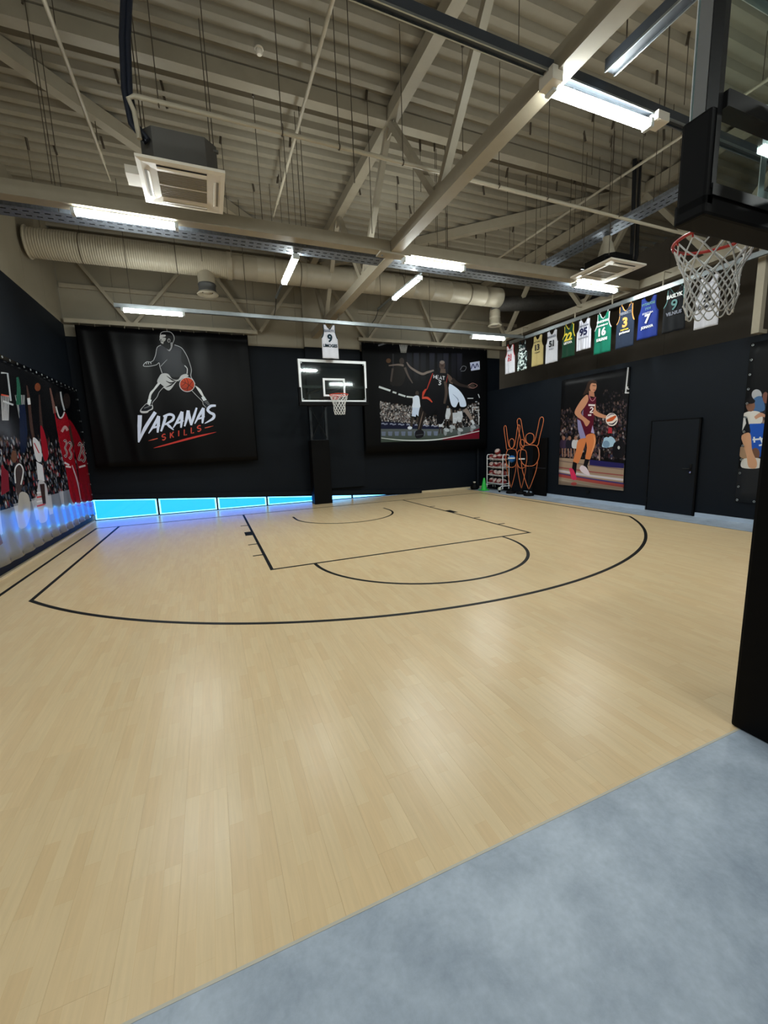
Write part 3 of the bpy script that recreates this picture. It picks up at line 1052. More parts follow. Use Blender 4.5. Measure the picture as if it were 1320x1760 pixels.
class Canvas:
    """picture raster; drawing coordinates go through the homography H into pixels (y down)"""

    def __init__(s, w, h, bgc, H=None):
        s.w, s.h = w, h
        s.a = np.empty((h, w, 3), np.float32)
        s.a[:] = bgc
        s.H = H
        s.rng = np.random.default_rng(5)

    def tr(s, pts):
        p = np.array(pts, float).reshape(-1, 2)
        if s.H is None:
            return p
        q = np.c_[p, np.ones(len(p))] @ s.H.T
        return q[:, :2] / q[:, 2:]

    def cover(s, p):
        x0, y0 = np.floor(p.min(0)).astype(int) - 1
        x1, y1 = np.ceil(p.max(0)).astype(int) + 2
        x0, y0, x1, y1 = max(x0, 0), max(y0, 0), min(x1, s.w), min(y1, s.h)
        if x1 <= x0 or y1 <= y0:
            return None
        SS = 3
        gx = x0 + (np.arange((x1 - x0) * SS) + 0.5) / SS
        gy = y0 + (np.arange((y1 - y0) * SS) + 0.5) / SS
        ins = np.zeros((len(gy), len(gx)), bool)
        k = len(p)
        for i in range(k):
            (ax, ay), (bx, by) = p[i], p[(i + 1) % k]
            if ay == by:
                continue
            rows = np.nonzero((gy >= min(ay, by)) & (gy < max(ay, by)))[0]
            if len(rows) == 0:
                continue
            xc = ax + (gy[rows] - ay) / (by - ay) * (bx - ax)
            ins[rows] ^= gx[None, :] > xc[:, None]
        m = ins.reshape(y1 - y0, SS, x1 - x0, SS).mean((1, 3))
        return x0, y0, x1, y1, m[..., None].astype(np.float32)

    def poly(s, pts, c, al=1.0, sm=False, c2=None):
        p = s.tr(smooth(pts, 5, True) if sm else pts)
        r = s.cover(p)
        if r is None:
            return
        x0, y0, x1, y1, m = r
        col = np.array(c, np.float32)
        if c2 is not None:
            f = np.linspace(0, 1, y1 - y0)[:, None, None]
            col = np.array(c, np.float32) * (1 - f) + np.array(c2, np.float32) * f
        reg = s.a[y0:y1, x0:x1]
        s.a[y0:y1, x0:x1] = reg * (1 - m * al) + col * m * al

    def stroke(s, pts, w, c, al=1.0, sm=True):
        """tapering stroke; w a width or (start, middle, end) widths in drawing units"""
        p = smooth(pts, 8) if sm and len(pts) > 2 else np.array(pts, float)
        if len(p) == 2:
            p = np.array([p[0] + (p[1] - p[0]) * t for t in np.linspace(0, 1, 7)])
        k = len(p)
        d = np.gradient(p, axis=0)
        d /= np.maximum(np.linalg.norm(d, axis=1, keepdims=True), 1e-6)
        n = np.c_[-d[:, 1], d[:, 0]]
        if isinstance(w, tuple):
            t = np.linspace(0, 1, k)
            ww = np.interp(t, np.linspace(0, 1, len(w)), w)
        else:
            ww = np.full(k, float(w))
        q = np.r_[p + n * ww[:, None] / 2, (p - n * ww[:, None] / 2)[::-1]]
        s.poly(q, c, al)

    def ell(s, c, rx, ry, col, al=1.0, rot=0.0, c2=None):
        t = np.linspace(0, 2 * np.pi, 36, endpoint=False)
        x, y = rx * np.cos(t), ry * np.sin(t)
        cr, sr = math.cos(rot), math.sin(rot)
        s.poly(np.c_[c[0] + x * cr - y * sr, c[1] + x * sr + y * cr], col, al, c2=c2)

    def crowd(s, pts, n, size, pal, al=0.9):
        """seated spectators: small head and shoulder blobs"""
        p = np.array(pts, float)
        lo, hi = p.min(0), p.max(0)
        for _ in range(n):
            c = lo + (hi - lo) * s.rng.random(2)
            ins = False
            for i in range(len(p)):
                a, b_ = p[i], p[(i + 1) % len(p)]
                if (a[1] > c[1]) != (b_[1] > c[1]) and c[0] < (b_[0] - a[0]) * (c[1] - a[1]) / (b_[1] - a[1]) + a[0]:
                    ins = not ins
            if not ins:
                continue
            z = size * (0.6 + 0.8 * s.rng.random())
            k = s.rng.integers(len(pal))
            s.ell(c, z * 0.75, z, pal[k], al * (0.4 + 0.6 * s.rng.random()))
            if s.rng.random() < 0.5:
                s.ell((c[0], c[1] - z * 1.1), z * 0.4, z * 0.5, (120, 90, 75), al * 0.7)

    GL = {'H': [[(0, 0), (0, 1)], [(.8, 0), (.8, 1)], [(0, .5), (.8, .5)]], 'E': [[(.7, 0), (0, 0), (0, 1), (.7, 1)], [(0, .5), (.6, .5)]],
          'A': [[(0, 1), (.4, 0), (.8, 1)], [(.15, .65), (.65, .65)]], 'T': [[(0, 0), (.8, 0)], [(.4, 0), (.4, 1)]],
          'S': [[(.7, .12), (.35, 0), (0, .2), (.1, .42), (.6, .56), (.7, .8), (.35, 1), (0, .88)]], 'K': [[(0, 0), (0, 1)], [(.7, 0), (.05, .55)], [(.2, .42), (.7, 1)]],
          'I': [[(.35, 0), (.35, 1)]], 'L': [[(.05, 0), (.05, 1), (.65, 1)]], '3': [[(0, .1), (.4, 0), (.7, .22), (.3, .48), (.7, .74), (.4, 1), (0, .9)]],
          '2': [[(0, .2), (.35, 0), (.7, .22), (.5, .55), (0, 1), (.75, 1)]]}

    def word(s, txt, x, y, hgt, c, w=None, adv=1.0, slope=0.0, shear=0.0, sx=0.8):
        w = w or hgt * 0.2
        for ch in txt:
            for st in s.GL.get(ch, []):
                pts = [(x + (u + (1 - v) * shear) * hgt * sx, y + v * hgt + slope * u * hgt) for u, v in st]
                s.stroke(pts, w, c, sm=ch in 'S32')
            x += hgt * adv
            y += slope * hgt * adv

    def image(s, name):
        img = bpy.data.images.new(name, s.w, s.h, alpha=False)
        px = np.ones((s.h, s.w, 4), np.float32)
        px[..., :3] = np.clip(s.a / 255.0, 0, 1)[::-1]
        img.pixels.foreach_set(px.ravel())
        img.update()
        return img


def print_mat(name, img, rough=0.4, spec=0.4):
    m = bpy.data.materials.new(name)
    m.use_nodes = True
    nt = m.node_tree
    b = nt.nodes['Principled BSDF']
    t = nt.nodes.new('ShaderNodeTexImage')
    t.image = img
    t.extension = 'EXTEND'
    nt.links.new(t.outputs[0], b.inputs['Base Color'])
    b.inputs['Roughness'].default_value = rough
    b.inputs['Specular IOR Level'].default_value = spec
    return m


def sheet(name, W, H, nx, ny, wave, material, parent, thick=0.004):
    """hanging sheet in local x (right) and z (up), facing -y; wave(u, v) pushes it out of its plane; UVs cover it"""
    vs, fs, uv = [], [], []
    for j in range(ny + 1):
        for i in range(nx + 1):
            u, v = i / nx, j / ny
            vs.append((u * W, -wave(u, v), v * H))
            uv.append((u, v))
    for j in range(ny):
        for i in range(nx):
            a = j * (nx + 1) + i
            fs.append((a, a + 1, a + nx + 2, a + nx + 1))
    me = bpy.data.meshes.new(name)
    me.from_pydata(vs, [], fs)
    me.polygons.foreach_set('use_smooth', [True] * len(fs))
    ul = me.uv_layers.new(name='print')
    for lp in me.loops:
        ul.data[lp.index].uv = uv[lp.vertex_index]
    me.materials.append(material)
    o = obj(name, me, parent)
    md = o.modifiers.new('thickness', 'SOLIDIFY')
    md.thickness = thick
    md.offset = -1
    return o


eyelet_m = MB().ring((0, 0, 0), 0.016, 0.006, 12, 6, 'Y').mesh('eyelet', M['alu'])

# ---------------------------------------------------------------- black logo banner
BX0, BX1, BZ0, BZ1 = -5.9, -1.81, 1.44, 4.97
cw, ch_ = 1230, int(1230 * (BZ1 - BZ0) / (BX1 - BX0))


def topx(pl, x0, x1, z0, z1, w, h):
    return [((a - x0) / (x1 - x0) * w, (z1 - b_) / (z1 - z0) * h) for a, b_ in pl]


H1 = hom([(0, 0), (1257, 0), (1257, 1760), (0, 1760)], topx([(-4.64, 4.99), (-2.49, 5.13), (-2.81, 1.76), (-5.0, 1.85)], BX0, BX1, BZ0, BZ1, cw, ch_))
c = Canvas(cw, ch_, (4, 4, 6), H1)
LG, DK = (190, 192, 196), (9, 10, 13)
c.poly([(400, 250), (345, 285), (325, 360), (300, 470), (370, 500), (390, 560), (415, 650), (520, 695), (640, 705), (770, 655), (750, 560), (800, 520), (760, 400), (700, 300), (600, 250), (540, 330), (480, 300)], (50, 52, 58), sm=True, c2=(34, 36, 40))
c.poly([(700, 300), (760, 400), (805, 500), (830, 610), (820, 700), (775, 660), (745, 545), (690, 480)], (24, 25, 28), sm=True)
c.poly([(385, 100), (400, 75), (450, 58), (530, 65), (575, 110), (588, 170), (565, 215), (550, 300), (515, 335), (470, 290), (420, 240), (390, 225), (375, 185)], (14, 14, 16), sm=True)
c.stroke([(385, 185), (390, 110), (405, 75), (450, 58), (530, 64), (575, 108), (588, 165), (565, 225)], 8, LG)
c.poly([(390, 108), (462, 105), (462, 128), (420, 140), (468, 150), (462, 185), (440, 205), (432, 235), (402, 222), (392, 190), (412, 176), (384, 160)], (170, 170, 172), sm=True)
c.stroke([(392, 200), (430, 195)], 6, DK)
c.ell((512, 185), 22, 30, (150, 150, 152))
c.ell((514, 187), 12, 18, (30, 30, 32))
c.poly([(535, 215), (568, 225), (555, 295), (518, 338), (478, 300), (510, 318), (538, 280)], (140, 140, 144), sm=True)
c.stroke([(400, 252), (345, 285), (322, 390), (292, 465)], 8, LG)
c.poly([(295, 465), (240, 480), (190, 488), (160, 520), (152, 550), (230, 552), (330, 532), (372, 500)], (24, 25, 28), sm=True)
c.stroke([(292, 465), (250, 490), (200, 485), (160, 515), (152, 548), (230, 550), (330, 530), (370, 502), (385, 560), (415, 650)], 8, LG)
for x_ in (185, 215, 250):
    c.stroke([(x_, 492), (x_ + 8, 520)], 9, LG)
c.stroke([(488, 455), (395, 552)], (4, 7, 8), LG, 0.8)
c.stroke([(590, 246), (690, 288), (760, 388), (802, 490), (832, 600), (825, 690), (862, 755), (885, 800)], 8, LG)
c.stroke([(735, 540), (772, 585), (770, 660)], 13, LG)
c.poly([(415, 655), (500, 660), (560, 730), (640, 742), (690, 682), (760, 660), (790, 695), (710, 722), (660, 762), (620, 772), (520, 895), (430, 852), (345, 780), (372, 700)], (176, 177, 180), sm=True)
for a in ([(480, 690), (560, 745), (600, 760)], [(470, 760), (540, 790), (620, 760)], [(470, 850), (540, 820), (600, 775)], [(650, 750), (700, 770), (670, 790)]):
    c.stroke(a, (4, 20, 6), DK)
c.poly([(352, 790), (388, 798), (310, 890), (262, 960), (248, 1035), (218, 1025), (240, 930), (290, 872)], (200, 202, 206), sm=True)
c.poly([(388, 798), (440, 840), (372, 910), (335, 985), (270, 1050), (248, 1035), (262, 960), (310, 890)], DK)
c.stroke([(440, 845), (375, 915), (340, 990), (282, 1062), (272, 1092)], 7, LG)
c.poly([(215, 1018), (266, 1030), (242, 1112), (203, 1075)], (214, 220, 226))
c.poly([(200, 1078), (240, 1112), (276, 1100), (284, 1160), (232, 1190), (200, 1218), (122, 1220), (100, 1185), (140, 1130)], LG, sm=True)
c.poly([(195, 1090), (238, 1120), (266, 1112), (268, 1150), (225, 1175), (190, 1190), (125, 1190), (120, 1170), (150, 1130)], (22, 26, 34), sm=True)
c.stroke([(160, 1150), (230, 1125)], 5, LG)
c.stroke([(885, 830), (950, 885), (1002, 975), (1052, 1040), (1112, 1112)], 8, LG)
c.stroke([(840, 898), (900, 962), (988, 1050), (1002, 1095), (1050, 1142)], 7, LG)
c.poly([(890, 828), (962, 880), (1012, 978), (994, 988), (930, 900)], (205, 207, 210), sm=True)
c.poly([(972, 992), (1015, 975), (1052, 1030), (1004, 1048)], (205, 212, 218))
c.poly([(1004, 1048), (1060, 1032), (1112, 1106), (1052, 1142), (1004, 1092)], (30, 34, 40))
for k in range(3):
    c.stroke([(1020 + 20 * k, 1062 + 18 * k), (1070 + 12 * k, 1050 + 20 * k)], 5, LG)
c.ell((772, 812), 112, 106, LG)
c.ell((772, 812), 102, 96, (186, 66, 34), c2=(140, 44, 24))
for a in ([(690, 770), (770, 800), (860, 870)], [(760, 718), (790, 800), (770, 908)], [(700, 860), (760, 870), (850, 760)], [(730, 730), (745, 790), (690, 840)]):
    c.stroke(a, 6, (48, 20, 14))
WV = (214, 222, 246)
for pts, w in (([(98, 1250), (92, 1400), (80, 1640)], (62, 60, 22)), ([(78, 1640), (170, 1440), (318, 1205)], (18, 52, 50)),
               ([(222, 1512), (300, 1390), (368, 1262)], (14, 40, 44)), ([(366, 1262), (360, 1380), (350, 1500)], (40, 46, 26)), ([(262, 1440), (385, 1400)], (18, 30, 14)),
               ([(470, 1250), (440, 1360), (398, 1482)], (46, 42, 26)), ([(430, 1268), (520, 1238), (578, 1262), (560, 1320), (452, 1386)], (26, 38, 36, 40, 22)), ([(478, 1370), (520, 1410), (580, 1462)], (26, 38, 10)),
               ([(570, 1432), (640, 1320), (702, 1200)], (14, 40, 44)), ([(700, 1200), (696, 1310), (684, 1430)], (40, 46, 24)), ([(612, 1372), (724, 1330)], (16, 30, 14)),
               ([(735, 1410), (765, 1300), (788, 1182)], (22, 42, 44)), ([(788, 1182), (808, 1290), (832, 1392)], (36, 42, 30)), ([(828, 1392), (868, 1270), (908, 1142)], (30, 40, 26)),
               ([(880, 1372), (940, 1260), (1006, 1145)], (14, 38, 42)), ([(1004, 1145), (1000, 1250), (990, 1366)], (38, 44, 24)), ([(914, 1312), (1024, 1268)], (14, 28, 14)),
               ([(1182, 1112), (1110, 1118), (1066, 1168), (1100, 1212), (1152, 1240), (1140, 1296), (1022, 1368)], (30, 40, 40, 36, 42, 40, 10))):
    c.stroke(pts, w, WV)
RD_ = (196, 70, 58)
for ch, x_, y_ in (('S', 415, 1528), ('K', 532, 1498), ('I', 628, 1475), ('L', 728, 1455), ('L', 828, 1428), ('S', 920, 1404)):
    c.word(ch, x_, y_, 82, RD_, 17, slope=-0.2)
c.stroke([(218, 1618), (352, 1582)], (3, 15, 12), (205, 90, 70))
c.stroke([(1025, 1432), (1148, 1402)], (12, 14, 3), (205, 90, 70))
c.stroke([(290, 1722), (420, 1688), (780, 1590), (1000, 1535), (1190, 1490)], (2, 20, 30, 24, 3), (196, 62, 56))
banner_img = c.image('logo_banner_print')
M['banner_print'] = print_mat('logo_banner_print', banner_img, 0.42, 0.12)


def fold1(u, v):
    top = v ** 2
    f = 0.012 * math.sin(u * 46) * top * (0.3 + 0.7 * u) + 0.012 * math.sin(u * 23 + v * 3) + 0.018 * math.exp(-((u - 0.03 - 0.05 * (1 - v)) / 0.02) ** 2)
    f += 0.018 * math.exp(-((u - 0.17 - 0.08 * (1 - v)) / 0.025) ** 2)
    return 0.03 + f


b1 = thing('logo_banner', 'black vinyl banner with a dribbling player outline and white brush lettering', 'banner', (BX0, 1.02, BZ0))
sheet('sheet', BX1 - BX0, BZ1 - BZ0, 110, 24, fold1, M['banner_print'], b1)
for i in range(13):
    xx = 0.1 + i * (BX1 - BX0 - 0.2) / 12
    MB().tube([(xx, -0.04, BZ1 - BZ0 - 0.02), (xx, -0.03, BZ1 - BZ0 + 0.05), (xx, 0.03, BZ1 - BZ0 + 0.11)], 0.006, 6).build('hook', M['steel_paint'], b1)

# ---------------------------------------------------------------- black and white photo banner
AX0, AX1, AZ0, AZ1 = 1.62, 6.4, 1.5, 4.97
cw, ch_ = 1300, int(1300 * (AZ1 - AZ0) / (AX1 - AX0))
H2 = hom([(52, 60), (1078, 110), (1075, 1027), (75, 1055)], topx([(2.22, 4.93), (6.1, 4.93), (6.06, 1.84), (2.16, 1.84)], AX0, AX1, AZ0, AZ1, cw, ch_))
c = Canvas(cw, ch_, (6, 7, 9), H2)
c.poly([(50, 60), (1078, 110), (1075, 1027), (75, 1055)], (10, 10, 13))
for k, x_ in enumerate((330, 400, 470, 560, 640, 700, 780, 840)):
    c.poly([(x_, 140), (x_ + 55, 140), (x_ + 50, 420), (x_ + 5, 420)], (44, 45, 58) if k % 2 else (30, 31, 40), 0.9, c2=(16, 16, 20))
c.stroke([(45, 70), (170, 28)], 16, (120, 120, 124))
c.poly([(255, 55), (340, 55), (328, 140), (270, 138)], (120, 118, 116), 0.6)
for k in range(6):
    c.stroke([(256 + 16 * k, 55), (282 + 8 * k, 140)], 3, (190, 188, 184))
    c.stroke([(336 - 16 * k, 55), (312 - 8 * k, 140)], 3, (190, 188, 184))
c.poly([(185, 150), (190, 480), (205, 480), (200, 150)], (40, 40, 44))
SK, SK2 = (92, 80, 74), (58, 50, 46)
c.poly([(205, 285), (315, 270), (330, 330), (282, 470), (175, 470), (168, 420)], (28, 25, 24), sm=True)
c.ell((280, 225), 25, 34, SK2)
c.ell((148, 222), 24, 24, (86, 62, 44))
c.stroke([(150, 272), (240, 262), (300, 270)], (10, 18, 22), (116, 104, 98))
c.stroke([(312, 290), (345, 370), (392, 450)], (24, 18, 10), (86, 76, 72))
c.stroke([(330, 235), (375, 292), (480, 352), (540, 338), (606, 316)], (10, 20, 24, 24, 16), (120, 108, 102))
c.poly([(180, 300), (200, 300), (180, 440), (165, 430)], (74, 66, 62))
c.stroke([(52, 488), (168, 528)], 20, (214, 222, 226))
c.stroke([(190, 540), (228, 552)], 18, (200, 208, 212))
c.stroke([(248, 562), (320, 585)], 18, (200, 208, 212))
c.stroke([(330, 588), (400, 594)], 16, (206, 214, 218))
PAL = [(210, 212, 216), (150, 150, 155), (90, 88, 90), (60, 58, 60), (190, 180, 176), (40, 38, 42), (120, 118, 122)]
c.crowd([(65, 640), (390, 690), (400, 820), (560, 840), (560, 880), (70, 835)], 1500, 8, PAL)
c.crowd([(500, 800), (700, 780), (1075, 640), (1075, 900), (700, 910), (500, 890)], 500, 9, PAL[:5])
c.poly([(75, 840), (430, 870), (700, 898), (700, 922), (75, 918)], (24, 28, 52))
for k in range(7):
    x0_ = 75 + k * 84
    c.stroke([(x0_ + 5, 866 + k * 4), (x0_ + 22, 862 + k * 4), (x0_ + 40, 870 + k * 4), (x0_ + 66, 866 + k * 4)], 13, (170, 178, 205), 0.85)
    c.stroke([(x0_ + 8, 868 + k * 4), (x0_ + 64, 872 + k * 4)], 3, (24, 28, 52))
c.poly([(75, 918), (700, 922), (1075, 890), (1075, 1027), (75, 1055)], (96, 102, 108), c2=(60, 72, 64))
for k in range(9):
    x0_ = 80 + k * 66
    c.poly([(x0_, 945), (x0_ + 44, 945), (x0_ + 40, 990), (x0_ + 4, 988)], (120, 132, 168), 0.7)
c.poly([(700, 1012), (900, 985), (1075, 915), (1075, 1024), (700, 1036)], (112, 24, 42))
c.stroke([(78, 1010), (300, 1035), (560, 1036), (760, 1012), (1075, 945)], (6, 10, 14, 10, 8), (214, 222, 224))
# player in white at the left
WH = (214, 224, 242)
c.ell((438, 552), 18, 24, SK2)
c.poly([(398, 590), (452, 580), (468, 660), (466, 705), (392, 705), (395, 640)], WH, sm=True)
c.poly([(390, 700), (468, 702), (462, 802), (430, 770), (425, 795), (384, 788)], (196, 210, 236))
c.stroke([(400, 800), (385, 850), (380, 905)], 26, SK2)
c.stroke([(448, 800), (440, 850)], 24, SK2)
c.ell((366, 908), 24, 16, WH)
# player in white bending at the right
c.poly([(765, 455), (860, 515), (920, 600), (938, 682), (880, 690), (862, 640), (832, 695), (792, 682), (768, 605), (758, 520)], (204, 217, 240), sm=True)
c.stroke([(800, 560), (850, 610), (858, 640)], (2, 10, 3), (130, 145, 180))
c.stroke([(925, 715), (975, 790), (1005, 850)], (46, 36, 24), (138, 124, 118))
c.stroke([(995, 830), (1020, 880)], 26, (212, 218, 228))
c.stroke([(1015, 880), (1065, 905)], (26, 22, 14), (90, 95, 105))
c.stroke([(770, 720), (790, 800), (800, 840)], (46, 34, 24), (78, 68, 62))
for (x_, y_) in ((875, 790), (825, 805), (750, 760), (682, 840)):
    c.poly([(x_ - 26, y_ - 50), (x_ + 24, y_ - 54), (x_ + 30, y_ + 5), (x_ + 14, y_ + 60), (x_ - 22, y_ + 60)], (206, 212, 222), 0.9)
    c.ell((x_, y_ - 66), 11, 15, SK)
    c.stroke([(x_ - 12, y_ + 60), (x_ - 18, y_ + 130)], 12, SK2)
    c.stroke([(x_ + 10, y_ + 60), (x_ + 16, y_ + 130)], 12, SK2)
for (x_, y_) in ((740, 930), (800, 900), (880, 930), (1010, 900)):
    c.ell((x_, y_), 30, 18, (196, 204, 214), 0.8, 0.4)
    c.ell((x_ - 12, y_ + 30), 16, 30, (180, 188, 198), 0.6)
# the player in black
JB = (15, 15, 19)
c.stroke([(570, 640), (510, 720), (478, 830), (462, 930)], (120, 96, 58, 40), (34, 29, 28))
c.stroke([(500, 740), (478, 830), (455, 925)], (4, 12, 6), (110, 94, 86))
c.poly([(425, 945), (470, 925), (508, 950), (500, 1000), (440, 1018), (418, 985)], (26, 26, 32), sm=True)
c.stroke([(430, 985), (500, 975)], 5, (90, 92, 100))
c.poly([(560, 600), (735, 600), (740, 700), (700, 860), (640, 850), (640, 720), (560, 780), (480, 690), (500, 600)], JB, sm=True)
c.poly([(588, 345), (668, 330), (745, 350), (766, 420), (745, 560), (735, 640), (550, 640), (540, 590), (562, 480)], JB, sm=True)
c.ell((690, 262), 29, 46, (74, 60, 54))
c.ell((690, 232), 25, 18, (140, 128, 122), 0.7)
c.stroke([(680, 270), (705, 268)], 6, (30, 24, 22))
c.poly([(676, 300), (722, 300), (728, 345), (670, 342)], (84, 70, 62))
c.poly([(742, 350), (790, 392), (804, 450), (772, 445), (752, 405)], (86, 72, 64), sm=True)
c.stroke([(790, 410), (860, 460), (960, 485)], (50, 34, 20), (44, 37, 35))
c.ell((985, 480), 40, 26, (60, 50, 46))
c.stroke([(960, 470), (1000, 448), (1050, 470), (1010, 500), (965, 485)], 5, (150, 110, 104))
c.stroke([(596, 345), (562, 440), (535, 515)], (8, 12, 8), (152, 48, 38))
c.stroke([(746, 370), (732, 460), (726, 590)], (5, 9, 5), (140, 44, 36))
c.stroke([(528, 510), (505, 545), (494, 590)], (14, 26, 12), (176, 60, 44))
c.stroke([(488, 602), (545, 602), (592, 645)], (20, 24, 10), (190, 74, 56))
c.stroke([(720, 430), (735, 540), (715, 660)], (26, 30, 20), (72, 60, 54))
c.word('HEAT', 606, 362, 36, (196, 198, 204), 7, adv=0.82, slope=0.16)
c.word('3', 654, 420, 44, (196, 198, 204), 9)
c.poly([(973, 235), (1072, 218), (1076, 305), (985, 320)], (186, 192, 220))
c.stroke([(985, 300), (1005, 250), (1025, 290), (1045, 245), (1060, 280)], 9, (44, 48, 96))
c.stroke([(875, 310), (900, 272), (935, 280), (920, 318), (880, 322)], 5, (120, 122, 130))
for a in ([(1000, 700), (1070, 695)], [(1000, 700), (1004, 755)], [(1030, 730), (1075, 728)], [(950, 605), (1010, 605)], [(1030, 640), (1050, 640)], [(1060, 560), (1075, 600)], [(1066, 740), (1070, 880)]):
    c.stroke(a, 9, (196, 200, 206), sm=False)
pic = c.image('photo_banner_print')
M['photo_banner'] = print_mat('photo_banner_print', pic, 0.5, 0.1)
b2 = thing('photo_banner', 'wide black banner with a dark game photograph, right of the far hoop', 'banner', (AX0, 1.02, AZ0))
sheet('sheet', AX1 - AX0, AZ1 - AZ0, 80, 12, lambda u, v: 0.02 + 0.006 * math.sin(u * 30) * v + 0.008 * math.sin(u * 7 + 1), M['photo_banner'], b2)
for i in range(15):
    xx = 0.1 + i * (AX1 - AX0 - 0.2) / 14
    MB().tube([(xx, -0.03, AZ1 - AZ0 - 0.03), (xx, -0.01, AZ1 - AZ0 + 0.04), (xx, 0.03, AZ1 - AZ0 + 0.1)], 0.006, 6).build('hook', M['steel_paint'], b2)

# ---------------------------------------------------------------- poster of the dribbling woman (right wall)
PY0, PY1, PZ0, PZ1 = -4.62, -2.5, 0.4, 3.4        # PY1 is its left edge as seen from the court
cw, ch_ = 700, int(700 * (PZ1 - PZ0) / (PY1 - PY0))


def toyz(pl, yl, yr, z0, z1, w, h):
    return [((yl - a) / (yl - yr) * w, (z1 - b_) / (z1 - z0) * h) for a, b_ in pl]


H3 = hom([(80, 200), (1010, 0), (915, 1705), (62, 1625)], [(0, 0), (cw, 0), (cw, ch_), (0, ch_)])
c = Canvas(cw, ch_, (9, 9, 12), H3)
PAL = [(40, 34, 46), (70, 56, 66), (120, 96, 92), (24, 24, 34), (150, 140, 146), (92, 40, 48), (52, 60, 92), (180, 170, 170)]
c.crowd([(80, 620), (960, 480), (940, 1300), (70, 1270)], 900, 15, PAL[:4], 0.8)
c.crowd([(80, 760), (950, 700), (930, 1280), (70, 1250)], 420, 16, PAL, 0.9)
c.crowd([(640, 330), (960, 330), (950, 700), (640, 680)], 60, 14, PAL[:3], 0.5)
c.poly([(60, 1265), (420, 1290), (930, 1360), (915, 1710), (55, 1640)], (166, 142, 122))
c.poly([(470, 1290), (930, 1340), (925, 1405), (470, 1370)], (38, 34, 92))
for yy0, yy1, w_, cc in ((1305, 1420, 14, (120, 100, 96)), (1395, 1500, 16, (150, 70, 70)), (1440, 1560, 30, (214, 208, 218)), (1478, 1610, 24, (52, 44, 110)), (1500, 1640, 40, (168, 62, 58)), (1560, 1700, 20, (188, 170, 150))):
    c.stroke([(58, yy0), (480, (yy0 + yy1) / 2 + 5), (920, yy1)], w_, cc, 0.85)
c.ell((265, 1615), 40, 22, (205, 90, 84))
# people on the bench
for x_, cc in ((120, (60, 46, 70)), (200, (34, 32, 44)), (280, (200, 200, 206))):
    c.poly([(x_ - 40, 1030), (x_ + 35, 1030), (x_ + 42, 1130), (x_ - 44, 1130)], cc, sm=True)
    c.ell((x_, 1000), 20, 28, (150, 108, 90))
    c.stroke([(x_ - 18, 1140), (x_ - 10, 1255)], 16, (150, 112, 96))
    c.stroke([(x_ + 20, 1140), (x_ + 22, 1255)], 16, (150, 112, 96))
c.poly([(670, 990), (760, 975), (815, 1040), (780, 1110), (640, 1120), (650, 1040)], (166, 198, 222), sm=True)
c.ell((715, 955), 24, 32, (40, 30, 30))
c.ell((690, 1080), 46, 50, (120, 150, 180))
c.poly([(800, 1060), (930, 1050), (920, 1250), (780, 1240)], (18, 18, 24), sm=True)
c.ell((858, 1125), 16, 24, (190, 190, 190))
c.poly([(720, 850), (765, 850), (770, 930), (710, 930)], (170, 44, 56))
c.stroke([(600, 1150), (600, 1300)], 18, (170, 140, 132))
SKN, SKD = (196, 138, 108), (214, 128, 78)
c.poly([(440, 220), (500, 188), (552, 212), (500, 236), (462, 330), (440, 370), (372, 402), (412, 300)], (52, 36, 30), sm=True)
c.ell((508, 285), 46, 78, SKN, rot=0.06)
c.poly([(456, 215), (500, 190), (552, 214), (548, 240), (480, 240), (455, 330), (440, 330)], (58, 40, 32), sm=True)
c.stroke([(500, 268), (545, 272)], 9, (60, 40, 34))
c.stroke([(510, 330), (540, 332)], 8, (120, 50, 48))
c.poly([(452, 340), (520, 360), (530, 430), (450, 415)], (176, 120, 94))
c.poly([(448, 395), (480, 440), (510, 440), (545, 425), (548, 520), (535, 640), (520, 760), (505, 900), (420, 965), (405, 985), (330, 860), (300, 740), (378, 610), (415, 480)], (84, 18, 38), sm=True)
c.poly([(380, 600), (360, 640), (350, 720), (376, 730)], (120, 110, 140))
c.stroke([(452, 400), (480, 470), (512, 480), (545, 430)], 9, (180, 120, 130))
c.poly([(298, 740), (340, 760), (418, 992), (345, 1022), (308, 870)], (142, 138, 182))
c.poly([(505, 820), (532, 935), (484, 920)], (170, 160, 205))
c.poly([(425, 398), (345, 478), (262, 632), (296, 705), (372, 760), (420, 838), (468, 775), (430, 738), (345, 655), (402, 560), (445, 470)], SKN, sm=True)
c.poly([(540, 520), (556, 618), (640, 668), (700, 690), (690, 722), (600, 712), (515, 668), (520, 600)], SKN, sm=True)
c.ell((762, 740), 82, 90, (226, 214, 208))
c.stroke([(695, 760), (760, 735), (820, 690)], (26, 56, 20), (196, 86, 44))
c.stroke([(700, 700), (760, 665), (800, 672)], (6, 18, 6), (120, 110, 130))
c.stroke([(720, 800), (780, 800), (832, 750)], (6, 20, 6), (40, 34, 50))
c.poly([(315, 1030), (420, 1008), (388, 1150), (322, 1335), (252, 1318), (285, 1180)], SKD, sm=True)
c.poly([(418, 968), (530, 940), (548, 1060), (505, 1200), (470, 1292), (412, 1280), (432, 1130)], SKD, sm=True)
c.stroke([(520, 960), (535, 1060), (490, 1210)], (4, 22, 6), (232, 160, 112))
c.poly([(250, 1318), (302, 1338), (290, 1485), (262, 1500), (238, 1400)], (18, 18, 22))
c.poly([(408, 1280), (470, 1290), (440, 1370), (455, 1440), (385, 1380)], (18, 18, 22))
c.poly([(205, 1408), (255, 1425), (300, 1545), (245, 1560), (215, 1480)], (222, 52, 96), sm=True)
c.poly([(366, 1368), (430, 1400), (474, 1500), (382, 1468), (338, 1412)], (232, 216, 226), sm=True)
c.stroke([(446, 542), (535, 545)], 26, (222, 214, 214))
c.word('2', 470, 575, 68, (236, 232, 232), 15)
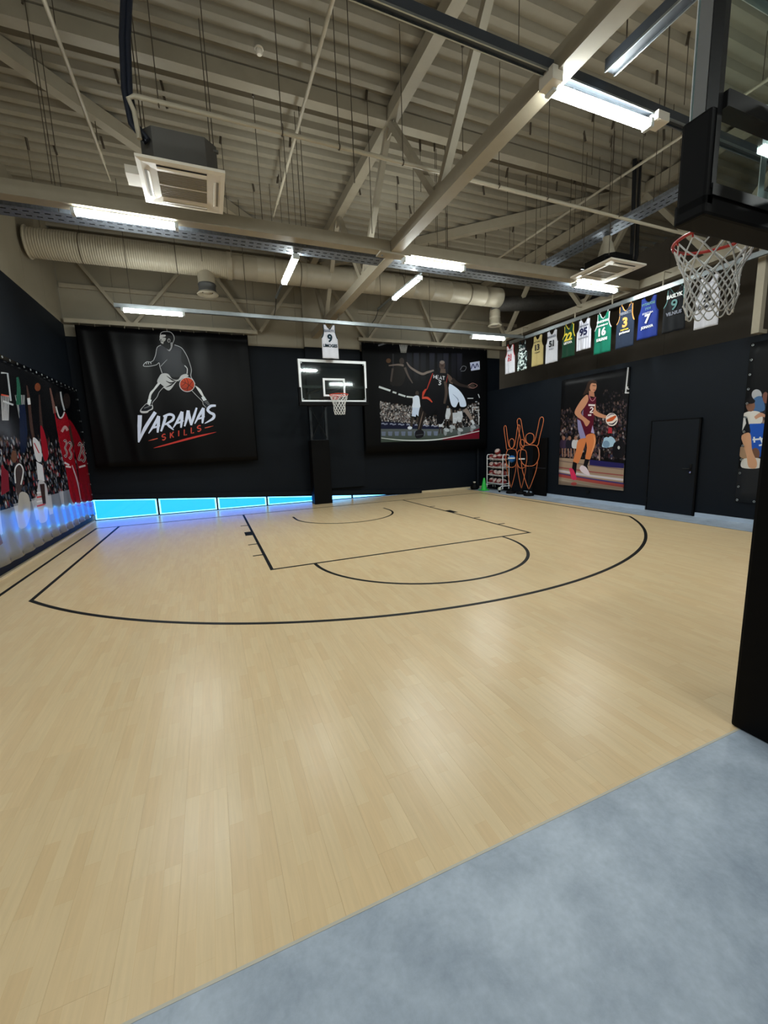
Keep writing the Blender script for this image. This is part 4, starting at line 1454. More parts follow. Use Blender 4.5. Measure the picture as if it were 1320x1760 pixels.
c.stroke([(442, 682), (486, 680)], 24, (214, 206, 206))
for a in ([(985, 5), (950, 368)], [(938, 366), (1005, 366)], [(978, 280), (970, 300), (990, 320)]):
    c.stroke(a, 20, (200, 200, 204), sm=False)
pic = c.image('player_poster_print')
M['poster3'] = print_mat('player_poster_print', pic, 0.5, 0.15)
b3 = thing('photo_poster', 'tall poster of a woman in maroon kit dribbling a white and orange ball', 'poster', (XR - 0.012, PY1, PZ0), -math.pi / 2)
sheet('sheet', PY1 - PY0, PZ1 - PZ0, 12, 16, lambda u, v: 0.02, M['poster3'], b3, 0.03)
MB().bbox((1.0, -0.02, -0.16), (1.09, 0.012, -0.1), 0.004).build('socket', M['black_gloss'], b3)

# ---------------------------------------------------------------- big photo banner on the left wall
LY0, LY1, LZ0, LZ1 = -6.6, 1.2, 0.2, 3.46          # LY1 is the end at the back wall (right end as seen)
cw, ch_ = 1700, int(1700 * (LZ1 - LZ0) / (LY1 - LY0))


def toly(pl):
    return [((a - LY0) / (LY1 - LY0) * cw, (LZ1 - b_) / (LZ1 - LZ0) * ch_) for a, b_ in pl]


H4 = hom([(0, 37), (649, 357), (765, 1321), (0, 1738)], toly([(-2.98, 3.47), (1.2, 3.42), (1.17, 0.19), (-4.3, 0.2)]))
c = Canvas(cw, ch_, (9, 10, 14), H4)
PAL = [(46, 54, 66), (90, 96, 110), (150, 154, 166), (30, 34, 44), (170, 60, 70), (200, 205, 214), (60, 80, 110), (110, 84, 76)]
Hs, c.H = c.H, None                      # the crowd is spread evenly over the whole picture
c.crowd([(0, ch_ * 0.42), (cw, ch_ * 0.40), (cw, ch_ * 0.80), (0, ch_ * 0.82)], 2200, 8, PAL)
c.poly([(0, ch_ * 0.76), (cw, ch_ * 0.74), (cw, ch_), (0, ch_)], (128, 134, 148))
for k in range(11):
    x_ = k * 160 + 30
    c.poly([(x_, ch_ * 0.74), (x_ + 60, ch_ * 0.74), (x_ + 40, ch_ * 0.86), (x_ + 5, ch_ * 0.86)], (226, 226, 234), 0.6)
# players left of the frame's edge
for x_, cc in ((120, (196, 198, 206)), (300, (140, 24, 36)), (470, (200, 200, 208))):
    c.ell((x_ + 10, 300), 22, 30, (88, 62, 52))
    c.poly([(x_ - 30, 335), (x_ + 50, 330), (x_ + 45, 450), (x_ - 25, 450)], cc, sm=True)
    c.poly([(x_ - 30, 445), (x_ + 50, 445), (x_ + 60, 530), (x_ - 40, 535)], cc)
    c.stroke([(x_ - 15, 530), (x_ - 30, 640)], 26, (96, 70, 60))
    c.stroke([(x_ + 35, 530), (x_ + 50, 640)], 26, (96, 70, 60))
c.H = Hs
GR = (176, 182, 188)
for a in ([(0, 200), (62, 206), (90, 440)], [(20, 440), (112, 472)]):
    c.stroke(a, 16, GR, sm=False)
c.stroke([(0, 385), (72, 400)], 14, (190, 70, 50))
for k in range(6):
    c.stroke([(0 + 14 * k, 395), (10 + 10 * k, 600)], 4, (200, 200, 205))
    c.stroke([(72 - 14 * k, 395), (66 - 10 * k, 600)], 4, (200, 200, 205))
    c.stroke([(130 + 14 * k, 390), (172 + 6 * k, 610)], 4, (190, 196, 200))
    c.stroke([(212 - 14 * k, 390), (208 - 6 * k, 610)], 4, (190, 196, 200))
c.stroke([(152, 240), (162, 340), (158, 470)], (20, 34, 44), (38, 92, 74))
c.stroke([(190, 470), (200, 700), (190, 860)], (50, 70, 40), (22, 32, 58))
c.stroke([(232, 310), (248, 420), (268, 640), (290, 760)], (10, 22, 26, 20), (70, 50, 46))
c.stroke([(246, 415), (252, 470)], 24, (206, 208, 214))
c.ell((322, 325), 24, 34, (120, 62, 40))
c.stroke([(335, 390), (342, 520), (352, 660)], (10, 18, 24), (60, 44, 42))
c.poly([(280, 740), (340, 790), (348, 920), (302, 905)], (206, 206, 214), sm=True)
c.poly([(305, 925), (356, 955), (372, 1080), (318, 1068)], (214, 214, 222))
c.stroke([(290, 780), (330, 860)], 8, (170, 40, 50))
c.poly([(342, 640), (376, 700), (405, 870), (372, 920), (348, 790)], (150, 24, 40), sm=True)
c.ell((112, 890), 26, 50, (104, 72, 60))
c.poly([(118, 960), (178, 945), (196, 1060), (150, 1210), (122, 1120)], (70, 60, 62), sm=True)
c.stroke([(122, 1100), (120, 990), (160, 950), (192, 1000), (170, 1110)], 11, (214, 216, 222))
c.poly([(148, 1190), (232, 1190), (238, 1370), (150, 1440)], (178, 174, 170), sm=True)
c.poly([(0, 960), (60, 1010), (70, 1160), (0, 1200)], (120, 36, 50))
c.poly([(318, 1090), (380, 1100), (395, 1230), (380, 1370), (310, 1370)], (190, 188, 196), sm=True)
for k in range(4):
    c.stroke([(305, 1170 + 34 * k), (375, 1160 + 30 * k)], 12, (196, 70, 76) if k % 2 else (226, 226, 232))
c.stroke([(350, 1100), (365, 1250)], (40, 30), (60, 44, 44))
RDJ = (158, 20, 36)
c.ell((497, 430), 30, 62, (30, 24, 24))
c.ell((570, 440), 30, 64, (44, 36, 36))
c.stroke([(428, 335), (448, 440), (466, 540)], (12, 22, 30), (120, 84, 78))
c.stroke([(520, 365), (530, 440), (550, 520)], 14, (190, 194, 202))
c.poly([(456, 505), (480, 575), (520, 588), (550, 525), (592, 640), (622, 900), (668, 1225), (588, 1230), (545, 985), (500, 800)], RDJ, sm=True)
c.poly([(582, 600), (650, 690), (702, 830), (738, 970), (748, 1240), (672, 1225), (642, 940)], (140, 16, 32), sm=True)
c.stroke([(476, 485), (500, 570), (528, 572), (550, 530)], 12, (220, 222, 226))
c.stroke([(588, 640), (600, 720), (615, 800)], 20, (70, 50, 46))
c.stroke([(520, 690), (550, 650), (572, 680)], 22, (196, 160, 160))
for (x_, y_, g) in ((535, 755, '3'), (575, 770, '3'), (655, 775, '2'), (680, 790, '3')):
    c.word(g, x_, y_, 130, (224, 220, 222), 13, sx=0.26)
    c.word(g, x_, y_, 130, (24, 14, 16), 6, sx=0.26)
for a in ([(535, 930), (575, 950)], [(545, 960), (590, 965)], [(655, 965), (705, 950)]):
    c.stroke(a, 14, (226, 224, 226))
c.stroke([(600, 950), (640, 1080), (660, 1220)], (6, 12, 8), (206, 206, 212))
pic = c.image('game_banner_print')
M['poster_l'] = print_mat('game_banner_print', pic, 0.13, 0.5)


def foldl(u, v):
    low = max(0.0, 1 - v / 0.36)
    ph = u * 105 + 5.0 * v * (1.2 - u)
    return 0.05 + 0.011 * low ** 0.8 * math.sin(ph) + 0.006 * math.sin(u * 20) + 0.03 * low ** 2


b4 = thing('photo_banner', 'long banner with a red-kit game photograph on the left wall', 'banner', (XL + 0.03, LY0, LZ0), math.pi / 2)
sheet('sheet', LY1 - LY0, LZ1 - LZ0, 260, 20, foldl, M['poster_l'], b4)
for i in range(27):
    xx = 0.06 + i * (LY1 - LY0 - 0.12) / 26
    obj('eyelet', eyelet_m, b4, (xx, -0.066, LZ1 - LZ0 - 0.04))
for i in range(1, 12):
    obj('eyelet', eyelet_m, b4, (LY1 - LY0 - 0.05, -0.07, i * (LZ1 - LZ0) / 12))
for xx in (0.2, 2.6, 5.2, 7.7):
    MB().box((xx - 0.02, -0.05, LZ1 - LZ0 - 0.08), (xx + 0.02, 0.029, LZ1 - LZ0 - 0.05)).build('spacer', M['black'], b4)

# ---------------------------------------------------------------- photo poster by the padded post (right wall)
QY0, QY1, QZ0, QZ1 = -9.4, -7.06, 0.4, 3.4
cw, ch_ = 640, int(640 * (QZ1 - QZ0) / (QY1 - QY0))
H5 = hom([(225, 60), (45, 1705), (394, 30), (215, 1372)], toyz([(-7.08, 3.39), (-7.06, 0.41), (-7.33, 3.38), (-7.28, 1.06)], QY1, QY0, QZ0, QZ1, cw, ch_))
c = Canvas(cw, ch_, (12, 13, 16), None)
sx_, sz_ = cw / (QY1 - QY0), ch_ / (QZ1 - QZ0)
c.poly([(0.12 * sx_, 0.95 * sz_), (cw - 10, 0.95 * sz_), (cw - 10, 2.34 * sz_), (0.12 * sx_, 2.34 * sz_)], (40, 42, 50))
c.crowd([(0.12 * sx_, 0.95 * sz_), (cw - 10, 0.95 * sz_), (cw - 10, 1.6 * sz_), (0.12 * sx_, 1.6 * sz_)], 60, 22, [(210, 210, 214), (60, 90, 130), (110, 84, 74), (30, 30, 36)])
c.poly([(0.3 * sx_, 1.5 * sz_), (cw - 10, 1.5 * sz_), (cw - 10, 2.1 * sz_), (0.3 * sx_, 2.1 * sz_)], (30, 78, 170))
c.poly([(0, 2.34 * sz_), (cw, 2.34 * sz_), (cw, ch_), (0, ch_)], (34, 36, 40))
c.H = H5
c.ell((270, 600), 52, 56, (170, 172, 178))
c.poly([(235, 650), (320, 620), (350, 760), (240, 770)], (70, 104, 150), sm=True)
c.ell((360, 630), 30, 60, (120, 80, 70))
c.poly([(135, 800), (240, 770), (320, 800), (310, 900), (150, 900)], (212, 208, 204), sm=True)
c.ell((205, 715), 46, 62, (128, 92, 76))
c.ell((205, 668), 48, 28, (26, 24, 26))
c.stroke([(250, 845), (310, 810), (365, 830)], (30, 44, 20), (190, 142, 118))
c.poly([(195, 905), (365, 900), (330, 1250), (200, 1240)], (32, 82, 180))
for a in ([(240, 1040), (245, 1100)], [(225, 1070), (330, 1060)], [(300, 1040), (330, 1110)], [(290, 1130), (330, 1120)]):
    c.stroke(a, 18, (214, 220, 230), sm=False)
c.poly([(110, 860), (160, 830), (185, 900), (200, 1000), (115, 1030)], (24, 26, 32), sm=True)
c.poly([(118, 850), (150, 830), (160, 900), (120, 980)], (214, 214, 214))
c.ell((255, 1215), 44, 60, (110, 78, 64))
c.poly([(100, 1150), (150, 1160), (180, 1260), (100, 1250)], (160, 130, 104), sm=True)
c.poly([(120, 1280), (190, 1260), (310, 1270), (300, 1360), (120, 1360)], (206, 202, 198), sm=True)
c.poly([(112, 1030), (200, 1005), (222, 1180), (270, 1300), (255, 1365), (185, 1350), (165, 1240), (130, 1120)], (200, 152, 120), sm=True)
c.H = None
c.poly([(0, 2.36 * sz_), (cw, 2.36 * sz_), (cw, ch_), (0, ch_)], (34, 36, 40))
pic = c.image('bench_poster_print')
M['poster5'] = print_mat('bench_poster_print', pic, 0.5, 0.15)
b5 = thing('photo_poster', 'eyeleted poster with a bench scene, partly hidden by the padded post', 'poster', (XR - 0.01, QY1, QZ0), -math.pi / 2)
sheet('sheet', QY1 - QY0, QZ1 - QZ0, 14, 14, lambda u, v: 0.012 + 0.004 * math.sin(v * 9), M['poster5'], b5)
for i in range(12):
    obj('eyelet', eyelet_m, b5, (0.04, -0.022, 0.04 + i * 0.265))
for i in range(1, 8):
    obj('eyelet', eyelet_m, b5, (0.04 + i * 0.28, -0.022, 0.04))
    obj('eyelet', eyelet_m, b5, (0.04 + i * 0.28, -0.022, QZ1 - QZ0 - 0.04))

# ================================================================== HOOPS
def net_mb(R0=0.222, R1=0.125, H=0.43, n=12, lv=7, r=0.005):
    mb = MB()
    def P(k, i):
        f = i / lv
        rad = R0 + (R1 - R0) * (f ** 0.65) + 0.012 * math.sin(f * 9)
        a = 2 * math.pi * k / n
        return Vector((rad * math.cos(a), rad * math.sin(a), -H * f + 0.008 * math.sin(k * 3.7 + i)))
    for k in range(n):
        for sg in (-1, 1):
            mb.tube([P(k + sg * 0.5 * (i % 2), i) if False else P(k + sg * 0.5 * i, i) for i in range(lv + 1)], r, 5)
    for i in range(1, lv + 1):
        for k in range(n):
            mb.sphere(P(k + 0.5 * (i % 2), i), r * 1.7, 6, 4)
    for k in range(n):
        p, q = P(k + 0.5 * (lv % 2), lv), P(k + 1 + 0.5 * (lv % 2), lv)
        mid = (p + q) / 2 + Vector((0, 0, -0.035))
        mb.tube([p, p.lerp(mid, 0.6) + Vector((0, 0, -0.01)), mid, q.lerp(mid, 0.6) + Vector((0, 0, -0.01)), q], r, 5)
    return mb


M['frame_grey'] = mat('grey_frame_paint', (112, 112, 112), 0.5)
net_mesh = net_mb().mesh('net', M['net'])


def hoop(label, loc, rot, ov, pad_w, pad_d, pad_h, rim_m, xbrace=True, pad_x=0.0):
    """faces local -y; the board's front plane is y = 0"""
    t = thing('basketball_hoop', label, 'basketball hoop', loc, rot)
    b_ = MB().box((-0.895, 0.0, 2.905), (0.895, 0.012, 3.945)).build('backboard', M['board_glass'], t)
    w = MB()
    for (x0, x1, z0, z1) in ((-0.9, 0.9, 3.885, 3.95), (-0.9, 0.9, 2.9, 2.955), (-0.9, -0.845, 2.955, 3.885), (0.845, 0.9, 2.955, 3.885)):
        w.box((x0, -0.004, z0), (x1, -0.0005, z1))
    w.build('border', M['white_paint'], b_)
    w = MB()
    for (x0, x1, z0, z1) in ((-0.295, 0.295, 3.45, 3.5), (-0.295, 0.295, 3.05, 3.095), (-0.295, -0.245, 3.095, 3.45), (0.245, 0.295, 3.095, 3.45)):
        w.box((x0, -0.004, z0), (x1, -0.0005, z1))
    w.build('target_square', M['white_paint'], b_)
    fr = MB()
    for (x0, x1, z0, z1) in ((-0.905, 0.905, 3.92, 3.955), (-0.905, 0.905, 2.895, 2.93), (-0.905, -0.87, 2.93, 3.92), (0.87, 0.905, 2.93, 3.92)):
        fr.box((x0, 0.013, z0), (x1, 0.07, z1))
    fr.build('frame', M['frame_grey'], t)
    st = MB()
    for sx in (-1, 1):
        st.box((sx * 0.87, 0.075, 2.93), (sx * 0.905, 0.125, 3.95))
        st.box((sx * 0.2, 0.075, 2.9), (sx * 0.25, 0.14, 3.5))
    st.box((-0.9, 0.075, 2.9), (0.9, 0.13, 2.95)).box((-0.87, 0.075, 3.26), (0.87, 0.15, 3.33))
    st.build('support_frame', M['black_gloss'], t)
    pd = MB().bbox((-0.93, -0.03, 2.815), (0.93, 0.12, 2.915), 0.015)
    for sx in (-1, 1):
        pd.bbox((sx * 0.865, -0.02, 2.85), (sx * 0.93, 0.12, 3.27), 0.015)
    pd.build('edge_padding', M['black'], t)
    for sx in (-1, 1):
        for zz in (2.98, 3.86):
            MB().lathe((sx * 0.82, 0, zz), [(0.014, -0.006), (0.014, 0.012)], 10, 'Y').build('bolt', M['alu'], t)
    rm = MB().ring((0, -0.375, 3.05), 0.232, 0.0105, 40, 8).build('rim', rim_m, t)
    br = MB().box((-0.09, -0.012, 2.96), (0.09, -0.004, 3.08)).box((-0.1, -0.16, 3.042), (0.1, -0.004, 3.056))
    br.beam((-0.13, -0.18, 3.03), (-0.06, -0.01, 2.985), 0.012, 0.03).beam((0.13, -0.18, 3.03), (0.06, -0.01, 2.985), 0.012, 0.03)
    br.build('bracket', rim_m, rm)
    for k in range(12):
        a = 2 * math.pi * k / 12
        MB().tube([(0.232 * math.cos(a), -0.375 + 0.232 * math.sin(a), 3.042), (0.226 * math.cos(a), -0.375 + 0.226 * math.sin(a), 3.022)], 0.006, 5).build('net_hook', rim_m, rm)
    obj('net', net_mesh, t, (0, -0.375, 3.03))
    # post with its padding, arms back to the post
    MB().bbox((pad_x - pad_w / 2, ov, 0.0), (pad_x + pad_w / 2, ov + pad_d, pad_h), 0.02).build('post_padding', M['black'], t)
    MB().box((pad_x - pad_w / 2 + 0.02, ov - 0.004, pad_h), (pad_x + pad_w / 2 - 0.02, ov + pad_d - 0.02, pad_h + 0.012)).build('padding_lid', M['navy_frame'], t)
    ps = MB()
    for sx in (-1, 1):
        x_ = pad_x + sx * (pad_w / 2 - 0.05)
        ps.box((x_ - 0.035, ov + 0.06, pad_h), (x_ + 0.035, ov + 0.13, 3.42))
    ps.build('post', M['navy_frame'], t)
    if xbrace:
        x_ = pad_w / 2 - 0.06
        xb = MB().beam((pad_x - x_, ov + 0.05, pad_h + 0.06), (pad_x + x_, ov + 0.05, 2.92), 0.016, 0.016).beam((pad_x + x_, ov + 0.035, pad_h + 0.06), (pad_x - x_, ov + 0.035, 2.92), 0.016, 0.016)
        xb.build('cross_brace', M['black_gloss'], t)
    ar = MB()
    for sx in (-1, 1):
        x_ = pad_x + sx * (pad_w / 2 - 0.05)
        ar.beam((sx * 0.22, 0.13, 3.3), (x_, ov + 0.1, 3.38), 0.06, 0.06)
        ar.beam((sx * 0.22, 0.13, 2.96), (x_, ov + 0.1, 3.0), 0.06, 0.06)
    ar.build('arm', M['navy_frame'], t)
    return t


hoop('far basketball hoop at the back of the court, on a black padded post', (0.02, -1.2, 0), 0, 1.9, 0.57, 0.42, 1.97, M['red_rim'], True, 0.02)
hoop('near basketball hoop seen from behind at the right, with a thick black padded post', (0.1, -10.42, 0), math.pi, 0.19, 0.82, 0.5, 2.35, M['red_rim2'], False)


# ================================================================== JERSEYS
def jersey(label, loc, rot, w, h, body, trim, side=None, texts=(), dark_top=None, neck=0.13):
    """tank top hanging by its shoulders; local x right, z up from hem, faces -y; loc = hem centre"""
    t = thing('jersey', label, 'jersey', loc, rot, 'jerseys hung along the lamp rails')
    hw = w / 2

    def half(v):                       # outline half width at height v (0 hem .. 1 shoulder)
        if v < 0.6:
            return hw * (1 - 0.06 * v)
        s_ = (v - 0.6) / 0.4
        return hw * (0.964 - 0.30 * min(1.0, s_ * 2.2) ** 0.6 + 0.04 * max(0, s_ - 0.5))
    vn = 1 - neck

    def inner(v):                      # half width of the neck opening
        if v <= vn:
            return 0.0
        return hw * 0.42 * math.sqrt((v - vn) / neck)
    wav = random.uniform(0, 6)

    def Y(x_, v):
        return -0.03 + 0.012 * math.sin(x_ / hw * 5 + wav) * (1 - v) + 0.006 * math.sin(x_ / hw * 9 + v * 4 + wav)
    mb = MB()
    nr_, nc = 22, 14
    rows = [i / nr_ for i in range(nr_ + 1)]
    vn_i = int(vn * nr_)
    vs = []
    for v in rows[:vn_i + 1]:
        for j in range(nc + 1):
            x_ = -half(v) + 2 * half(v) * j / nc
            vs.append((x_, Y(x_, v), v * h))
    fs = [(i * (nc + 1) + j, i * (nc + 1) + j + 1, (i + 1) * (nc + 1) + j + 1, (i + 1) * (nc + 1) + j) for i in range(vn_i) for j in range(nc)]
    mb.add(vs, fs, True)
    v0 = rows[vn_i]
    for sg in (-1, 1):
        vs = []
        rr = [v0 + (1 - v0) * i / 6 for i in range(7)]
        for v in rr:
            for j in range(5):
                x_ = sg * (inner(v) + (half(v) - inner(v)) * j / 4)
                vs.append((x_, Y(x_, v), v * h))
        q = [(i * 5 + j, i * 5 + j + 1, (i + 1) * 5 + j + 1, (i + 1) * 5 + j) for i in range(6) for j in range(4)]
        mb.add(vs, q if sg > 0 else [f[::-1] for f in q], True)
    bo = mb.build('body', body, t)
    md = bo.modifiers.new('thickness', 'SOLIDIFY')
    md.thickness = 0.012
    md.offset = 1
    # bindings along neck and arm holes, shoulder loops up to the rail
    tb_ = MB()
    nk = [(sg * inner(v), Y(0, v) - 0.006, v * h) for sg, seq in ((-1, [1 - (1 - vn) * i / 6 for i in range(7)]), (1, [vn + (1 - vn) * i / 6 for i in range(7)])) for v in seq]
    tb_.tube(nk, 0.011, 6)
    for sg in (-1, 1):
        tb_.tube([(sg * half(v), Y(sg * half(v), v) - 0.004, v * h) for v in [0.6 + 0.4 * i / 8 for i in range(9)]], 0.012, 6)
    tb_.build('binding', trim, t)
    if side is not None:
        sp_ = MB()
        vs = []
        for i in range(9):
            v = 0.6 * i / 8
            for x_ in (half(v) - 0.09, half(v) + 0.002):
                vs.append((x_, Y(x_, v) - 0.004, v * h))
        sp_.add(vs, [(2 * i, 2 * i + 1, 2 * i + 3, 2 * i + 2) for i in range(8)], True)
        sp_.build('side_panel', side, t)
    if dark_top is not None:
        sp_ = MB()
        vs = []
        for i in range(9):
            v = 0.42 + (vn - 0.42) * i / 8
            for j in range(11):
                x_ = (half(v) - 0.002) * (2 * j / 10 - 1)
                vs.append((x_, Y(x_, v) - 0.004, v * h))
        sp_.add(vs, [(i * 11 + j, i * 11 + j + 1, (i + 1) * 11 + j + 1, (i + 1) * 11 + j) for i in range(8) for j in range(10)], True)
        sp_.build('yoke', dark_top, t)
    for (name, txt, size, v, m_, bold, wd) in texts:
        me = text_mesh(txt, size, bold, 0.002, width=wd)
        me.materials.append(m_)
        obj(name, me, t, (0, -0.056, v * h), (math.pi / 2, 0, 0))
    for sg in (-1, 1):
        MB().tube([(sg * hw * 0.52, -0.03, h - 0.02), (sg * hw * 0.5, -0.035, h + 0.03), (sg * hw * 0.5, -0.01, h + 0.065)], 0.006, 6).build('hanging_loop', trim, t)
    return t


def cloth(name, rgb, **k):
    return mat(name, rgb, 0.75, spec=0.2, scale=40, **k)


JW, JN, JK = cloth('white_jersey_cloth', (196, 196, 205)), cloth('navy_print', (26, 30, 70)), cloth('black_jersey_cloth', (13, 15, 20))
JR, JG, JY = cloth('red_print', (176, 30, 36)), cloth('green_jersey_cloth', (17, 112, 90)), cloth('yellow_print', (226, 206, 70))
JT, JD, JO = cloth('tan_jersey_cloth', (160, 144, 96)), cloth('dark_green_jersey_cloth', (10, 56, 38)), cloth('orange_print', (236, 168, 92))
JB_, JS, JP = cloth('blue_jersey_cloth', (30, 50, 128)), cloth('slate_jersey_cloth', (36, 47, 68)), cloth('pale_print', (226, 228, 230))
JGR, JX = cloth('grey_print', (120, 124, 138)), cloth('grey_green_print', (98, 140, 140))
JDK = cloth('dark_teal_print', (18, 40, 52))


def stripe_cloth():
    m = cloth('pinstriped_jersey_cloth', (196, 196, 208))
    nt = m.node_tree
    b = nt.nodes['Principled BSDF']
    wv = nt.nodes.new('ShaderNodeTexWave')
    wv.inputs['Scale'].default_value = 4.2
    tc = nt.nodes.new('ShaderNodeTexCoord')
    nt.links.new(tc.outputs['Object'], wv.inputs[0])
    cr = nt.nodes.new('ShaderNodeValToRGB')
    cr.color_ramp.elements[0].position = 0.0
    cr.color_ramp.elements[0].color = (*lin((130, 132, 160)), 1)
    cr.color_ramp.elements[1].position = 0.12
    cr.color_ramp.elements[1].color = (*lin((222, 222, 234)), 1)
    nt.links.new(wv.outputs['Fac'], cr.inputs[0])
    nt.links.new(cr.outputs[0], b.inputs['Base Color'])
    return m


def camo_cloth():
    m = cloth('camouflage_jersey_cloth', (160, 170, 170))
    nt = m.node_tree
    b = nt.nodes['Principled BSDF']
    tc = nt.nodes.new('ShaderNodeTexCoord')
    vz = nt.nodes.new('ShaderNodeTexNoise')
    vz.inputs['Scale'].default_value = 13
    vz.inputs['Detail'].default_value = 2
    nt.links.new(tc.outputs['Object'], vz.inputs['Vector'])
    cr = nt.nodes.new('ShaderNodeValToRGB')
    cr.color_ramp.interpolation = 'CONSTANT'
    cr.color_ramp.elements[0].color = (*lin((16, 24, 26)), 1)
    cr.color_ramp.elements[1].position = 0.47
    cr.color_ramp.elements[1].color = (*lin((96, 116, 116)), 1)
    e = cr.color_ramp.elements.new(0.53)
    e.color = (*lin((214, 226, 224)), 1)
    e = cr.color_ramp.elements.new(0.62)
    e.color = (*lin((40, 52, 54)), 1)
    nt.links.new(vz.outputs[0], cr.inputs[0])
    nt.links.new(cr.outputs[0], b.inputs['Base Color'])
    return m


ZR = 4.765                                   # underside of the right rail
RX = 5.99
specs = [
    (-0.80, 0.46, 0.84, 'white jersey with a red number and a red side panel, farthest on the right rail', JW, JR, JR, None, [('number', '21', 0.2, 0.60, JR, 0.006, None), ('lettering', 'SPORTS', 0.075, 0.82, JGR, 0, 0.26), ('lettering', 'KLUB', 0.06, 0.47, JR, 0.002, 0.18)]),
    (-1.37, 0.44, 0.84, 'grey, black and white camouflage jersey on the right rail', camo_cloth(), JK, None, None, [('lettering', 'COACH', 0.08, 0.72, JP, 0.002, 0.25)]),
    (-2.01, 0.45, 0.82, 'tan jersey with a black number 13', JT, JT, None, None, [('number', '13', 0.22, 0.62, JK, 0.008, None), ('lettering', 'RYTAS', 0.06, 0.8, JK, 0, 0.24), ('lettering', 'TEAM', 0.05, 0.44, JK, 0, 0.2)]),
    (-2.56, 0.46, 0.84, 'white jersey with a black number 51', JW, JW, None, None, [('number', '51', 0.22, 0.60, JK, 0.008, None), ('lettering', 'MASIULIS', 0.075, 0.82, JGR, 0.002, 0.3), ('lettering', 'KAU', 0.07, 0.44, JGR, 0, 0.16)]),
    (-3.15, 0.42, 0.80, 'dark green jersey with a yellow number 22 and a red side', JD, JY, JR, None, [('number', '22', 0.26, 0.64, JY, 0.01, None), ('lettering', 'LIETUVA', 0.08, 0.45, JP, 0.003, 0.27)]),
    (-3.64, 0.44, 0.72, 'white pinstriped jersey with a navy number 95', stripe_cloth(), JW, None, None, [('number', '95', 0.24, 0.60, JN, 0.01, None), ('lettering', 'KRISTIANS', 0.06, 0.8, JGR, 0.002, 0.3), ('lettering', 'BASKETS', 0.05, 0.4, JGR, 0.001, 0.3)]),
    (-4.20, 0.46, 0.92, 'bright green jersey with a white number 16', JG, JP, None, None, [('number', '16', 0.24, 0.54, JP, 0.01, None), ('lettering', 'KAUNAS', 0.09, 0.35, JP, 0.005, 0.3), ('lettering', 'LINKSMAS', 0.07, 0.8, JP, 0.003, 0.32), ('lettering', 'DARBAS', 0.05, 0.7, JP, 0.002, 0.3)]),
    (-4.80, 0.46, 0.92, 'black and slate jersey with an orange number 3', JS, JO, None, JK, [('number', '3', 0.28, 0.60, JO, 0.012, None), ('lettering', 'HERBERTS', 0.08, 0.82, JGR, 0.003, 0.3), ('lettering', 'PARTNER', 0.045, 0.43, JY, 0.001, 0.2), ('lettering', 'prienai', 0.07, 0.36, JP, 0.003, 0.26)]),
    (-5.34, 0.46, 0.84, 'royal blue jersey with a white number 7', JB_, JB_, None, None, [('number', '7', 0.24, 0.48, JP, 0.01, None), ('lettering', 'JONAVA', 0.075, 0.27, JP, 0.003, 0.28), ('lettering', 'VYTAUTAS', 0.07, 0.84, JX, 0.002, 0.3), ('lettering', '1934', 0.07, 0.73, JX, 0, 0.12), ('lettering', 'STATYBA', 0.05, 0.62, JP, 0, 0.24)]),
    (-5.90, 0.46, 0.84, 'black jersey with a grey-green number 9 lettered VILNIUS', JK, JX, None, None, [('number', '9', 0.28, 0.62, JX, 0.004, None), ('lettering', 'BASLYK', 0.1, 0.83, JP, 0.005, 0.32), ('lettering', 'VILNIUS', 0.09, 0.43, JGR, 0.004, 0.32)]),
    (-6.52, 0.42, 0.92, 'white jersey seen through the near hoop net', JW, JW, None, None, [('number', '2', 0.26, 0.62, JK, 0.01, None), ('lettering', 'Comfort A', 0.08, 0.42, JK, 0.003, 0.3)]),
]
for (yc, w, h, lab, bodym, trimm, side, dt_, tx) in specs:
    jersey(lab, (RX, yc, ZR - h - 0.065), -math.pi / 2, w, h, bodym, trimm, side, tx, dt_)
jersey('white jersey with a dark number 9 hanging above the far hoop', (-0.1, -1.41, 4.795 - 0.79 - 0.065), 0, 0.42, 0.79, JW, JDK, None,
       [('number', '9', 0.25, 0.60, JDK, 0.01, None), ('lettering', 'LIMOGES', 0.1, 0.38, JDK, 0.003, 0.36), ('lettering', 'BASLYK', 0.075, 0.82, JGR, 0.003, 0.26)])


# ================================================================== BALL RACK CORNER
def ball_mat():
    m = mat('red_and_white_ball_panels', (150, 40, 44), 0.5)
    nt = m.node_tree
    b = nt.nodes['Principled BSDF']
    tc = nt.nodes.new('ShaderNodeTexCoord')
    wv = nt.nodes.new('ShaderNodeTexWave')
    wv.inputs['Scale'].default_value = 1.9
    wv.inputs['Distortion'].default_value = 1.2
    nt.links.new(tc.outputs['Object'], wv.inputs[0])
    cr = nt.nodes.new('ShaderNodeValToRGB')
    cr.color_ramp.interpolation = 'CONSTANT'
    cr.color_ramp.elements[0].color = (*lin((128, 34, 36)), 1)
    cr.color_ramp.elements[1].position = 0.66
    cr.color_ramp.elements[1].color = (*lin((196, 176, 172)), 1)
    nt.links.new(wv.outputs['Fac'], cr.inputs[0])
    nt.links.new(cr.outputs[0], b.inputs['Base Color'])
    return m


